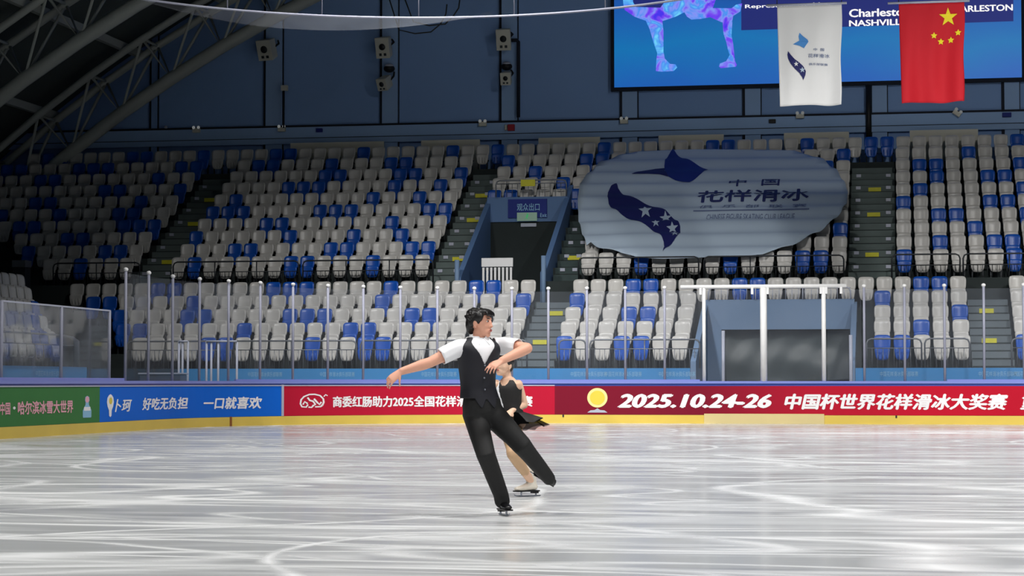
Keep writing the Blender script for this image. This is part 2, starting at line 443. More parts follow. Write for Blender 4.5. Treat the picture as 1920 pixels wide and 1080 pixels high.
# ------------------------------------------------------------------ barrel roof
RC = (-0.65, -26.6); RRAD = 46.3
def roof_pt(x, d=0.0):
    th = math.asin(max(-1, min(1, (x - RC[0]) / RRAD))); r = RRAD - d
    return RC[0] + r * math.sin(th), RC[1] + r * math.cos(th)
xs = np.linspace(-36, 35, 60); mb = MB(); v = []
for x in xs:
    a = roof_pt(x); b = roof_pt(x, -0.4)
    v += [(a[0], -10.3, a[1]), (a[0], 70, a[1]), (b[0], 70, b[1]), (b[0], -10.3, b[1])]
f = [(0, 1, 2, 3)]
for i in range(59):
    for q in range(4):
        l = (q + 1) % 4; f.append((4 * i + q, 4 * i + l, 4 * i + 4 + l, 4 * i + 4 + q))
mb.add(v, f); struct('ceiling', mb, M['roof'], 'dark curved roof deck', smooth=False)

# ------------------------------------------------------------------ roof trusses
def truss(Y, label, x0=-34, x1=10):
    root = empty('roof_truss', label=label, cat='truss', group='arched roof trusses')
    N = 24; X = [x0 + (x1 - x0) * i / N for i in range(N + 1)]
    top = [Vector((roof_pt(x, 0.55)[0], Y, roof_pt(x, 0.55)[1])) for x in X]
    tp2 = [Vector((roof_pt(x, 0.55)[0], Y - 1.5, roof_pt(x, 0.55)[1])) for x in X]
    low = [Vector((roof_pt(x, 2.0)[0], Y - 0.75, roof_pt(x, 2.0)[1])) for x in X]
    MB().tube(top, 0.13, 8).build('top_chord', M['truss'], root, True)
    MB().tube(tp2, 0.13, 8).build('top_chord', M['truss'], root, True)
    MB().tube(low, 0.22, 10).build('bottom_chord', M['truss'], root, True)
    for i in range(N):
        w = MB()
        w.tube([top[i], low[i], top[i + 1]], 0.055, 6); w.tube([tp2[i], low[i], tp2[i + 1]], 0.055, 6); w.tube([top[i], tp2[i]], 0.05, 6)
        w.build('web', M['truss'], root, True)
    rebase(root, (low[0].x, Y - 0.75, low[0].z))
for Y, lb in ((68.6, 'grey tubular arched truss against the end wall'), (60.5, 'grey arched roof truss in front of the wall truss'),
              (52.0, 'grey arched roof truss over the near end of the left stand'), (43.0, 'nearest grey arched truss in the upper left corner')):
    truss(Y, lb)
for d, xq in enumerate((-31.5, -28.5, -25.5, -22.5, -19.5, -16.0)):
    x, z = roof_pt(xq, 0.28)
    mb = MB(); mb.box(x - 0.09, x + 0.09, 20, 69.4, z - 0.13, z + 0.13)
    one('roof_purlin', mb, M['truss'], 'long grey purlin under the roof, %s' % ['the lowest on the left', 'second from the lowest', 'third from the lowest', 'fourth from the lowest', 'fifth from the lowest', 'sixth from the lowest'][d], 'purlin', 'roof purlins')

# ------------------------------------------------------------------ grandstand steps
LB = [56.0 + 0.78 * i for i in range(5)]; LZ = [1.385 + 0.415 * i for i in range(5)]     # backrest line and floor of the lower rows
UB = [60.6 + 0.80 * j for j in range(10)]; UZ = [3.88 + 0.445 * j for j in range(10)]    # upper rows
TUN = (-5.15, -1.1)      # entrance under the lower rows
VOM = (-12.30, -9.80)    # passage in the upper rows
# the slab over the entrance is only a bridge
mb = MB()
for i in range(5):
    y0 = 55.05 if i == 0 else LB[i] - 0.5
    y1 = LB[i] + 0.28 if i < 4 else 59.6
    for x0, x1 in ((-26, TUN[0]), (TUN[1], 12)): mb.box(x0, x1, y0, y1, 0, LZ[i])
one('lower_grandstand', mb, M['concrete_dark'], 'dark stepped concrete of the lower seat stand', 'grandstand', kind='structure')
mb = MB()
for j in range(10):
    y0 = 59.6 if j == 0 else UB[j] - 0.5
    y1 = UB[j] + 0.30 if j < 9 else WY - 0.9
    segs = ((-36, VOM[0]), (VOM[1], 14)) if j < 5 else ((-36, 14),)
    for x0, x1 in segs: mb.box(x0, x1, y0, y1, 0, UZ[j])
one('upper_grandstand', mb, M['concrete_dark'], 'dark stepped concrete of the upper seat stand', 'grandstand', kind='structure')
# side stand on the left
SX = [-19.9 - 0.78 * i for i in range(5)]
SEND = [48.6 + 1.35 * i for i in range(5)]
mb = MB()
for i in range(5):
    x1 = -19.2 if i == 0 else SX[i] + 0.5; x0 = SX[i] - 0.28 if i < 4 else -30
    mb.box(x0, x1, 22, SEND[i] + 0.15, 0, LZ[i])
one('side_grandstand', mb, M['concrete_dark'], 'dark stepped concrete of the left side stand', 'grandstand', kind='structure')

# ------------------------------------------------------------------ stairs in the aisles
def stairway(label, x0, x1, rows_b, rows_z, n, m, yellow, pitch, rise, first_y=None, lights=True, lightstep=1):
    root = empty('stairway', label=label, cat='stairs')
    steps = MB(); w = 0.012
    for i in range(n):
        yb = rows_b[i]; z = rows_z[i]; y0 = yb - 0.5
        steps.box(x0, x1, y0 - 0.006, yb + 0.3, z - rise, z + 0.006)
        if i < n - 1 or True:
            steps.box(x0, x1, y0 + pitch * 0.5, yb + 0.3, z, z + rise * 0.5)
    steps.build('steps', m, root)
    ns = MB()  # dark strips stand in for shade at the riser feet
    for i in range(n):
        for dy, dz_ in ((0.0, 0.0), (pitch * 0.5, rise * 0.5)):
            if i == 0 and dy == 0: continue
            y0 = rows_b[i] - 0.5 + dy; ns.box(x0 + 0.01, x1 - 0.01, y0 - 0.012, y0 - 0.004, rows_z[i] + dz_ - rise * 0.5, rows_z[i] + dz_ - rise * 0.5 + 0.05)
    ns.build('riser_shade', M['concrete_dark'], root)
    for i in range(n):
        y0 = rows_b[i] - 0.5 - w; z = rows_z[i]
        if lights and i > 0:
            for xx in (x0 + 0.14, x1 - 0.26):
                q = MB(); q.box(xx, xx + 0.14, y0 - 0.02, y0 + 0.03, z - 0.10, z - 0.01)
                q.build('step_light', M['light_metal'], root)
    for (xc, row, dz) in yellow:
        y0 = rows_b[row] - 0.5 - w; z = rows_z[row] + dz
        q = MB(); q.box(xc - 0.19, xc + 0.19, y0 - 0.015, y0 + 0.005, z - 0.17, z - 0.05); q.build('warning_plate', M['yellow'], root)
    rebase(root, ((x0 + x1) / 2, rows_b[0] - 0.5, rows_z[0] - rise))
A1 = (-22.35, -21.22); A2 = (-13.30, -12.42); A2R = (-9.68, -8.92); A3 = (-1.30, 0.0)
stairway('dark stair climbing the upper stand, leftmost of its stairs', A1[0], A1[1], UB, UZ, 9, M['concrete'], [(-21.7, 7, 0), (-21.7, 5, 0), (-21.7, 2, 0)], 0.8, 0.445)
stairway('dark stair climbing on the left of the upper passage', A2[0], A2[1], UB, UZ, 9, M['concrete'], [(-12.8, 7, 0), (-12.75, 5, 0), (-12.7, 2, 0), (-12.7, 0, 0)], 0.8, 0.445)
stairway('short dark stair between the passage and the oval banner', A2R[0], A2R[1], UB, UZ, 5, M['step_green'], [(-9.25, 2, 0), (-9.35, 0, 0)], 0.8, 0.445)
stairway('wide dark stair right of the oval banner', A3[0], A3[1], UB, UZ, 9, M['concrete'], [(-0.6, 7, 0), (-0.62, 5, 0), (-0.65, 2, 0), (-0.65, 0, 0)], 0.8, 0.445)
B1 = (-9.92, -8.92); B2 = (1.92, 2.98)
stairway('grey stair in the lower stand behind the skaters', B1[0], B1[1], LB, LZ, 5, M['step_grey'], [(-9.3, 4, 0), (-9.5, 2, 0), (-9.5, 0, 0)], 0.78, 0.415, lights=False)
stairway('grey stair at the right end of the lower stand', B2[0], B2[1], LB, LZ, 5, M['step_grey'], [(2.4, 4, 0), (2.4, 2, 0), (2.45, 0, 0)], 0.78, 0.415, lights=False)

# ------------------------------------------------------------------ seats
def rounded_shell(mb, w0, w1, z0, z1, y0, y1, curve, thick, n=8, m=7, p=0.55, mi=0, lip=0.0):
    """curved rounded plate: width w0 at the bottom, w1 at the top"""
    F = []; B = []
    for j in range(m + 1):
        b = -1 + 2 * j / m
        for i in range(n + 1):
            a = -1 + 2 * i / n
            # square to rounded square
            s = (abs(a) ** 4.5 + abs(b) ** 4.5) ** (1 / 4.5) if (a or b) else 1
            k = max(abs(a), abs(b)) / s if s else 1
            aa, bb = a * k, b * k
            t = (bb + 1) / 2; w = w0 + (w1 - w0) * t
            x = aa * w / 2; z = z0 + (z1 - z0) * t; y = y0 + (y1 - y0) * t - curve * aa * aa - lip * max(0, bb - 0.7) ** 2 * -11
            F.append((x, y, z)); B.append((x, y + thick, z))
    N = n + 1; f = []
    for j in range(m):
        for i in range(n):
            q = (j * N + i, j * N + i + 1, (j + 1) * N + i + 1, (j + 1) * N + i)
            f.append(q); f.append(tuple(x + len(F) for x in reversed(q)))
    per = [i for i in range(N)] + [j * N + n for j in range(1, m + 1)] + [m * N + i for i in range(n - 1, -1, -1)] + [j * N for j in range(m - 1, 0, -1)]
    for a, b in zip(per, per[1:] + per[:1]): f.append((b, a, a + len(F), b + len(F)))
    mb.add(F + B, f, mi)
def back_mb(mi=0):
    b = MB(); rounded_shell(b, 0.415, 0.435, 0.47, 0.86, 0.0, 0.05, 0.055, 0.03, mi=mi, lip=0.02); return b
def pan_mb(mi=0):
    b = MB(); rounded_shell(b, 0.30, 0.43, 0.20, 0.545, -0.105, -0.085, 0.03, 0.045, mi=mi)
    for x in (-0.10, 0, 0.10): b.box(x - 0.012, x + 0.012, -0.135, -0.10, 0.25, 0.42, mi)
    return b
def bracket_mb(mi=0):
    b = MB(); b.box(-0.16, -0.12, -0.04, 0.02, 0.0, 0.5, mi); b.box(0.12, 0.16, -0.04, 0.02, 0.0, 0.5, mi); b.box(-0.2, 0.2, -0.03, 0.01, 0.30, 0.34, mi); return b
BACK = back_mb(); PAN = pan_mb(); BRK = bracket_mb()
me_back = {}; me_pan = {}
for c in ('grey', 'blue'):
    me_back[c] = BACK.mesh('seat_back'); me_pan[c] = PAN.mesh('seat_pan')
    for me in (me_back[c], me_pan[c]):
        me.materials.append(M['seat_' + c]); me.polygons.foreach_set('use_smooth', [True] * len(me.polygons))
me_brk = BRK.mesh('bracket'); me_brk.materials.append(M['dark_metal'])
def make_seat(c):
    root = empty('stadium_seat')
    for n, me in (('backrest', me_back[c]), ('seat_pan', me_pan[c]), ('bracket', me_brk)):
        o = bpy.data.objects.new(n, me); COL.objects.link(o); o.parent = root
    return root
proto = {'grey': None, 'blue': None}
def seat(c, loc, rz, label, group):
    if proto[c] is None:
        r = proto[c] = make_seat(c)
    else:
        r = proto[c].copy(); COL.objects.link(r)
        for ch in proto[c].children:
            q = ch.copy(); COL.objects.link(q); q.parent = r
    r.location = loc; r.rotation_euler = (0, 0, rz)
    return tag(r, label, 'seat', group)
# blue seats of every row as pixel spans read off the photograph
BLUE_U = {9: [(75, 130), (238, 290), (372, 398), (507, 562), (672, 697), (838, 863), (920, 948), (1120, 1150), (1320, 1382), (1500, 1530), (1620, 1680), (1893, 1925)],
          8: [(0, 50), (133, 215), (323, 390), (467, 525), (607, 633), (722, 773), (952, 980), (1097, 1152), (1572, 1602), (1812, 1843)],
          7: [(60, 115), (278, 308), (595, 652), (735, 793), (853, 878), (1002, 1030), (1543, 1568), (1720, 1777), (1908, 1930)],
          6: [(182, 238), (320, 348), (527, 612), (725, 753), (815, 843), (1053, 1083), (1750, 1777), (1845, 1908)],
          5: [(55, 113), (250, 280), (428, 457), (688, 715), (775, 803), (927, 985), (1066, 1082), (1717, 1746), (1912, 1930)],
          4: [(-5, 8), (92, 122), (205, 262), (385, 472), (585, 673), (792, 850), (1683, 1712), (1845, 1910)],
          3: [(18, 75), (218, 305), (487, 545), (722, 752), (1748, 1809), (1912, 1930)],
          2: [(113, 173), (357, 385), (532, 560), (650, 678), (740, 768), (1557, 1585), (1813, 1843)],
          1: [(40, 67), (183, 243), (428, 488), (608, 668), (760, 820), (1748, 1778), (1848, 1909)],
          0: [(133, 167), (355, 383), (535, 593), (688, 717), (1195, 1222), (1352, 1385), (1487, 1550), (1676, 1705), (1882, 1915)]}
BLUE_L = {4: [(285, 338), (497, 590), (717, 747), (875, 938), (1170, 1237), (1368, 1438), (1713, 1782)],
          3: [(175, 232), (360, 388), (493, 513), (688, 737), (965, 993), (1063, 1095), (1625, 1673)],
          2: [(212, 237), (340, 402), (530, 627), (758, 818), (1165, 1227), (1617, 1630), (1778, 1812)],
          1: [(217, 233), (260, 290), (450, 482), (647, 712), (1290, 1317), (1705, 1738)],
          0: [(385, 397), (410, 430), (568, 600), (668, 732), (1043, 1073), (1147, 1170), (1183, 1208), (1633, 1695), (1903, 1925)]}
ORD = ['first', 'second', 'third', 'fourth', 'fifth', 'sixth', 'seventh', 'eighth', 'ninth', 'tenth', 'eleventh', 'twelfth', 'thirteenth', 'fourteenth', 'fifteenth',
       'sixteenth', 'seventeenth', 'eighteenth', 'nineteenth', 'twentieth', 'twenty-first', 'twenty-second', 'twenty-third', 'twenty-fourth', 'twenty-fifth', 'twenty-sixth',
       'twenty-seventh', 'twenty-eighth', 'twenty-ninth', 'thirtieth', 'thirty-first', 'thirty-second', 'thirty-third', 'thirty-fourth']
def colour(spans, x, y, z):
    px = proj(x, y, z)[0]
    return 'blue' if any(a <= px <= b for a, b in spans) else 'grey'
def positions(x0, x1):
    n = max(1, round((x1 - x0) / 0.5)); w = (x1 - x0) / n
    return [x0 + w * (i + 0.5) for i in range(n)]
LROW = ['front', 'second', 'third', 'fourth', 'top']
lft = [X_at(p, LB[i], LZ[i] + 0.8) for i, p in enumerate((247, 215, 210, 160, 130))]
for i in range(5):
    Y, Z = LB[i], LZ[i]
    if i < 4: blocks = [(lft[i], B1[0], 'big left block'), (B1[1], TUN[0] - 0.18, 'block left of the entrance'), (TUN[1] + 0.5, B2[0], 'block right of the entrance'), (B2[1], 4.5, 'far right block')]
    else: blocks = [(lft[i], B1[0], 'big left block'), (B1[1], B2[0], 'run above the entrance'), (B2[1], 4.5, 'far right block')]
    for x0, x1, bn in blocks:
        ps = positions(x0, x1)
        for k, x in enumerate(ps):
            c = colour(BLUE_L[i], x, Y, Z + 0.75)
            seat(c, (x, Y, Z), 0, '%s seat, %s from the left, %s row of lower stand, %s' % (c, ORD[k], LROW[i], bn), 'seats of the lower end stand')
# upper stand: the lowest row is built seat by seat, the nine rows above are one mass of seats
UL = [X_at(p, UB[j], UZ[j] + 0.8) for j, p in enumerate((80, 40, 26, -5, -10))] + [-31.0] * 4 + [X_at(52, UB[9], UZ[9] + 0.8)]
UX1 = 5.5
def upper_blocks(j):
    if j == 9: return [(UL[9], UX1)]
    if j >= 5: return [(UL[j], A1[0]), (A1[1], A2[0]), (A2[1], A3[0]), (A3[1], UX1)]
    return [(UL[j], A1[0]), (A1[1], A2[0]), (A2R[1], A3[0]), (A3[1], UX1)]
UNAME = ['leftmost block', 'middle block', 'under the banner', 'right block']
mass_v = []; mass_f = []; mass_i = []; nv = 0
parts = []
for src, mi in ((BACK, None), (PAN, None), (BRK, 2)):
    parts.append((np.array(src.v), src.f, mi))
for j in range(10):
    for bi, (x0, x1) in enumerate(upper_blocks(j)):
        for k, x in enumerate(positions(x0, x1)):
            c = colour(BLUE_U[j], x, UB[j], UZ[j] + 0.75)
            if j == 0:
                seat(c, (x, UB[0], UZ[0]), 0, '%s seat, %s from left, lowest upper row, %s' % (c, ORD[k], UNAME[bi]), 'seats in the lowest row of the upper stand')
            else:
                for V, Fs, mi in parts:
                    mass_v.append(V + np.array((x, UB[j], UZ[j]))); mass_f += [tuple(q + nv for q in f) for f in Fs]
                    mass_i += [mi if mi is not None else (1 if c == 'blue' else 0)] * len(Fs); nv += len(V)
me = bpy.data.meshes.new('upper_stand_seats'); me.from_pydata(np.vstack(mass_v).tolist(), [], mass_f)
for m in ('seat_grey', 'seat_blue', 'dark_metal'): me.materials.append(M[m])
me.polygons.foreach_set('material_index', mass_i); me.polygons.foreach_set('use_smooth', [True] * len(me.polygons)); me.update()
bmx = bmesh.new(); bmx.from_mesh(me); bmesh.ops.recalc_face_normals(bmx, faces=bmx.faces); bmx.to_mesh(me); bmx.free()
o = bpy.data.objects.new('stadium_seats', me); COL.objects.link(o)
o.data.transform(Matrix.Translation((12, -61, -4.3))); o.location = (-12, 61, 4.3)
tag(o, 'grey and blue plastic seats filling the higher rows of the upper stand', 'seats', kind='stuff')
# side stand
rs = random.Random(5)
for i in range(5):
    n = 8 if i < 3 else 7
    for k in range(n):
        y = SEND[i] - 0.25 - 0.5 * k
        c = 'blue' if (i + k) % 6 in (2,) or (i == 0 and k in (1, 2)) else 'grey'
        seat(c, (SX[i], y, LZ[i]), math.pi / 2, '%s seat in the %s row of the left side stand, %s from right end' % (c, LROW[i], ORD[k]), 'seats of the left side stand')

# ------------------------------------------------------------------ guard rails in front of the rows
def rail(label, x0, x1, Y, z, h, bars, m, group, infill=0.0):
    root = empty('guard_rail', label=label, cat='railing', group=group)
    r = 0.12; t = MB()
    t.tube([(x0, Y, z), (x0, Y, z + h - r), (x0 + 0.035, Y, z + h - 0.035), (x0 + r, Y, z + h), (x1 - r, Y, z + h), (x1 - 0.035, Y, z + h - 0.035), (x1, Y, z + h - r), (x1, Y, z)], 0.022, 8)
    t.build('frame', m, root, True)
    if infill:
        t = MB(); t.tube([(x0, Y, z + infill), (x1, Y, z + infill)], 0.014, 6); t.build('lower_rail', m, root, True)
    n = max(1, int((x1 - x0) / 1.2))
    for i in range(1, n):
        x = x0 + (x1 - x0) * i / n; t = MB(); t.tube([(x, Y, z), (x, Y, z + h)], 0.018, 6); t.build('post', m, root, True)
    if bars:
        nb = int((x1 - x0) / bars)
        for i in range(1, nb):
            x = x0 + (x1 - x0) * i / nb; t = MB(); t.tube([(x, Y, z), (x, Y, z + infill)], 0.009, 5); t.build('bar', m, root, True)
    rebase(root, ((x0 + x1) / 2, Y, z))
gx = lambda a, Y: on_y(a, 660 if Y < 58 else 490, Y).x
for a, b, nm in ((238, 412, 'leftmost of its row'), (425, 668, 'left of the skaters'), (676, 860, 'behind the outstretched arm'), (866, 988, 'behind the skaters'), (1048, 1098, 'right of the grey stair'), (1106, 1312, 'left of the entrance'),
                 (1625, 1728, 'right of the entrance'), (1734, 1818, 'left of the right stair'), (1897, 1990, 'at the far right')):
    rail('grey guard rail before the lower seats, %s' % nm, gx(a, 55.2), gx(b, 55.2), 55.2, LZ[0], 0.74, 0.13, M['grey_metal'], 'guard rails of the lower stand', 0.50)
for a, b, nm in ((100, 262, 'at the dark left end'), (325, 560, 'below the middle block'), (568, 812, 'left of the passage stair'), (1085, 1310, 'under the left half of the banner'), (1320, 1582, 'under the right half of the banner'),
                 (1672, 1800, 'right of the wide stair'), (1806, 1980, 'at the far right')):
    rail('dark guard rail before the upper seats, %s' % nm, gx(a, 59.75), gx(b, 59.75), 59.75, UZ[0], 0.66, 0.13, M['dark_metal'], 'guard rails of the upper stand', 0.36)

# ------------------------------------------------------------------ passage in the upper stand
X0, X1 = VOM
root = empty('stand_passage', label='blue walled passage opening in the upper stand below a blue sign', cat='passage')
def slope_wall(name, x0, x1, y0, y1, add, m, base=3.05):
    z = lambda y: UZ[0] + (y - UB[0] + 0.5) / 0.8 * 0.445 + add
    q = MB(); q.hexa([(x0, y0, base), (x1, y0, base), (x1, y1, base), (x0, y1, base), (x0, y0, z(y0)), (x1, y0, z(y0)), (x1, y1, z(y1)), (x0, y1, z(y1))])
    return q.build(name, m, root)
slope_wall('side_wall', X0 - 0.05, X0 + 0.10, 59.55, 64.3, 0.42, M['vom_blue'])
slope_wall('side_wall', X1 - 0.10, X1 + 0.05, 59.55, 64.9, 0.55, M['vom_blue'])
q = MB(); q.box(X0, X1, 64.05, 64.2, 5.92, 6.68); q.build('lintel', M['vom_blue'], root)
q = MB(); q.box(X0 + 0.1, X1 - 0.1, 64.5, 64.6, 3.0, 6.1); q.build('back_wall', M['door_grey'], root)
q = MB(); q.box(X0 + 0.1, X1 - 0.1, 59.55, 64.5, 2.95, 3.3); q.build('passage_floor', M['concrete'], root)
q = MB(); q.box(X0 + 0.1, X1 - 0.1, 64.2, 64.6, 5.92, 6.0); q.build('soffit', M['joint'], root)
q = MB(); q.tube([(X1, 59.5, 3.1), (X1, 59.5, 4.6)], 0.07, 8); q.build('end_post', M['cap'] if False else M['blue_grey'], root, True)
q = MB(); q.tube([(X0, 59.5, 3.1), (X0, 59.5, 4.5)], 0.07, 8); q.build('end_post', M['blue_grey'], root, True)
q = MB(); q.ball((on_y(955, 450, 64.48).x, 64.46, on_y(955, 450, 64.48).z), 0.09, 0.04, 0.12); q.build('alarm_button', M['red_box'], root, True)
q = MB(); q.ball((on_y(987, 460, 64.48).x, 64.46, on_y(987, 460, 64.48).z), 0.09, 0.04, 0.10); q.build('socket', M['black'], root, True)
rebase(root, ((X0 + X1) / 2, 59.55, 3.0))
def plate(name, px0, py0, px1, py1, Y, th, m, label, cat, group=None):
    a = on_y(px0, py0, Y); b = on_y(px1, py1, Y)
    root = empty(name, label=label, cat=cat, group=group)
    q = MB(); q.box(a.x, b.x, Y - th, Y, b.z, a.z); q.build('panel', m, root)
    return root, a, b, Y - th
flat = lambda Y: (lambda a, b: Vector((a, Y - 0.006, b)))
root, a, b, Y = plate('passage_sign', 953, 374, 1026, 408, 64.05, 0.05, M['deep_blue_print'], 'blue overhead sign with pale lettering above the upper passage', 'sign')
print_mesh('lettering', shape2d('text', '观众出口', 0.01), flat(Y), M['print_pale'], root, box=(a.x + 0.28, a.x + 0.98, a.z - 0.36, a.z - 0.13))
print_mesh('lettering', shape2d('text', 'Exit', 0.01), flat(Y), M['print_pale'], root, box=(a.x + 1.0, a.x + 1.2, a.z - 0.56, a.z - 0.44))
rebase(root, (a.x, Y, b.z))
root, a, b, Y = plate('exit_sign', 970, 399, 1007, 414, 63.95, 0.06, M['exit_face'], 'small lit green exit sign under the blue passage sign', 'sign')
q = MB(); cx = (a.x + b.x) / 2; cz = (a.z + b.z) / 2
q.ball((cx + 0.02, Y - 0.008, cz + 0.07), 0.025, 0.006, 0.025); q.bar((cx + 0.02, Y - 0.008, cz + 0.05), (cx, Y - 0.008, cz - 0.03), 0.04, 0.012)
q.bar((cx, Y - 0.008, cz - 0.03), (cx + 0.06, Y - 0.008, cz - 0.09), 0.025, 0.012); q.bar((cx, Y - 0.008, cz - 0.03), (cx - 0.06, Y - 0.008, cz - 0.08), 0.025, 0.012)
q.bar((cx + 0.02, Y - 0.008, cz + 0.03), (cx + 0.09, Y - 0.008, cz), 0.02, 0.012); q.bar((cx + 0.02, Y - 0.008, cz + 0.03), (cx - 0.06, Y - 0.008, cz + 0.01), 0.02, 0.012)
q.build('running_figure', M['exit_green'], root); rebase(root, (a.x, Y, b.z))
root, a, b, Y = plate('light_batten', 977, 419, 1006, 425, 64.1, 0.05, M['light_metal'], 'short pale lamp batten under the passage lintel', 'lamp')
rebase(root, (a.x, Y, b.z))
# white slatted barrier
root = empty('slatted_barrier', label='white barrier with vertical slats standing in the upper passage', cat='barrier')
a = on_y(903, 484, 59.9); b = on_y(962, 500, 59.9)
q = MB(); q.box(a.x, b.x, 59.87, 59.92, b.z, a.z); q.build('panel', M['white'], root, bevel=0.01)
for i in range(8):
    x = a.x + (b.x - a.x) * (i + 0.5) / 8; q = MB(); q.box(x - 0.03, x + 0.03, 59.87, 59.91, 3.3, b.z - 0.02); q.build('slat', M['white'], root)
q = MB(); q.box(a.x, b.x, 59.91, 59.93, 3.35, 3.42); q.box(a.x, b.x, 59.91, 59.93, b.z - 0.1, b.z - 0.02); q.build('cross_rail', M['dark_metal'], root)
rebase(root, ((a.x + b.x) / 2, 59.9, 3.3))
# rail above the passage lintel and its yellow plate
rail('brown guard rail above the upper passage', on_y(930, 350, 63.95).x, on_y(1062, 350, 63.95).x, 63.95, 6.68, 0.5, 0.16, M['grey_metal'], 'guard rails of the upper stand', 0.4)
mb = MB(); p = on_y(990, 343, 63.9); mb.box(p.x - 0.22, p.x + 0.22, 63.88, 63.92, p.z - 0.10, p.z + 0.10)
one('warning_plate', mb, M['yellow'], 'yellow warning plate on the rail above the upper passage', 'sign')

# ------------------------------------------------------------------ entrance under the lower stand
X0, X1 = TUN
root = empty('rink_entrance', label='blue-grey walled entrance under the lower seats behind the gate', cat='entrance')
zb, zt = 2.46, 3.28
q = MB(); q.box(X0, X1, 58.55, 58.75, zb, zt); q.build('lintel', M['blue_grey'], root)
zz = lambda y: LZ[0] + (y - LB[0] + 0.5) / 0.78 * 0.415 + 0.28
for xx in (X0, X1):
    q = MB(); q.hexa([(xx - 0.07, 55.0, 0), (xx + 0.07, 55.0, 0), (xx + 0.07, 58.7, 0), (xx - 0.07, 58.7, 0), (xx - 0.07, 55.0, zz(55.3)), (xx + 0.07, 55.0, zz(55.3)), (xx + 0.07, 58.7, zz(58.4)), (xx - 0.07, 58.7, zz(58.4))])
    q.build('side_wall', M['blue_grey'], root)
for xa_, xb_ in ((X0, X0 + 0.45), (X1 - 0.12, X1)): q = MB(); q.box(xa_, xb_, 58.5, 58.7, 0, zb); q.build('jamb', M['blue_grey'], root)
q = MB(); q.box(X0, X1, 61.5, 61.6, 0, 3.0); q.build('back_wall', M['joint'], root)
rebase(root, ((X0 + X1) / 2, 58.6, 0))
# grey sheet hanging in the entrance with folds
def sheet(name, x0, x1, z0, z1, Y, label, m, amp, seed, bottom=None):
    nx, nz = 60, 30; V = []; f = []
    for j in range(nz + 1):
        for i in range(nx + 1):
            u = i / nx; v = j / nz; x = x0 + (x1 - x0) * u; zb_ = z0 + (bottom(u) if bottom else 0); z = zb_ + (z1 - zb_) * v
            y = Y + amp * (math.sin(u * 26 + 3 * math.sin(v * 3 + seed)) * 0.5 + math.sin(u * 11 + v * 6 + seed) * (1 - v) * 0.9 + 0.8 * math.sin(v * 9 + 2 * u))
            V.append((x, y, z))
    n1 = nx + 1
    for j in range(nz):
        for i in range(nx): f.append((j * n1 + i, j * n1 + i + 1, (j + 1) * n1 + i + 1, (j + 1) * n1 + i))
    q = MB().add(V, f); o = one(name, q, m, label, 'curtain', smooth=True)
    sm = o.modifiers.new('thickness', 'SOLIDIFY'); sm.thickness = 0.01; return o
sheet('entrance_curtain', X0 + 0.5, X1 - 0.14, 0.75, 2.44, 58.85, 'dark grey plastic curtain hanging in the entrance under the lower seats', M['curtain'], 0.05, 1.3, lambda u: 0.35 * u)
rail('white barred rail over the entrance lintel', X0 + 0.1, X1 - 0.1, 58.5, zt, 0.32, 0.17, M['light_metal'], 'guard rails of the lower stand', 0.30)
def pale_post(px, py0, Y, z0, label):
    p = on_y(px, py0, Y); mb = MB(); mb.tube([(p.x, Y, z0), (p.x, Y, p.z)], 0.045, 8)
    one('gate_post', mb, M['light_metal'], label, 'post', smooth=True)
pale_post(1356, 620, 55.0, 0, 'short pale post standing at the left side of the entrance')
pale_post(1595, 628, 55.0, 0, 'short pale post standing at the right side of the entrance')

# blue fascia banner along the front wall of the lower stand
def fascia(label, xa, xb, Y, za, zc, words):
    root = empty('fascia_banner', label=label, cat='banner', group='blue banners along the stand front')
    q = MB(); q.box(xa, xb, Y - 0.03, Y, za, zc); q.build('panel', M['banner_blue'], root)
    for (x, w, t) in words:
        print_mesh('lettering', shape2d('text', t), flat(Y - 0.03), M['print_pale'], root, box=(x, x + w, za + 0.55 * (zc - za), za + 0.82 * (zc - za)))
    rebase(root, ((xa + xb) / 2, Y, za))
T = '中国花样滑冰俱乐部联赛'
def wordsx(xs_): return [(on_y(p, 700, 55).x, 0.95, T) for p in xs_]
fascia('long blue banner on the stand front left of the entrance', -19.0, TUN[0] - 0.08, 55.03, 0.9, 1.38, wordsx((465, 600, 790, 1070, 1135, 1235)))
fascia('blue banner on the stand front right of the entrance', TUN[1] + 0.08, 6.0, 55.03, 0.9, 1.38, wordsx((1650, 1835, 1900)))
root = empty('fascia_banner', label='blue banner along the front of the left side stand', cat='banner', group='blue banners along the stand front')
q = MB(); q.box(-19.18, -19.15, 22, 48.7, 0.9, 1.38); q.build('panel', M['banner_blue'], root)
print_mesh('lettering', shape2d('text', T), lambda a, b: Vector((-19.144, a, b)), M['print_pale'], root, box=(45.6, 47.2, 1.15, 1.28))
rebase(root, (-19.17, 35, 0.9))
rail('grey guard rail before the left side seats', 0, 1, 0, 0, 0.74, 0, M['grey_metal'], 'guard rails of the lower stand', 0.50)
sr = [o for o in bpy.data.objects if o.name.startswith('guard_rail') and o.parent is None][-1]
bpy.data.objects.remove(sr.children[0]) if False else None
for c in sr.children: c.data.transform(Matrix.Scale(9.0, 4, (1, 0, 0)))
sr.location = (-19.3, 43.9, LZ[0]); sr.rotation_euler = (0, 0, math.pi / 2)

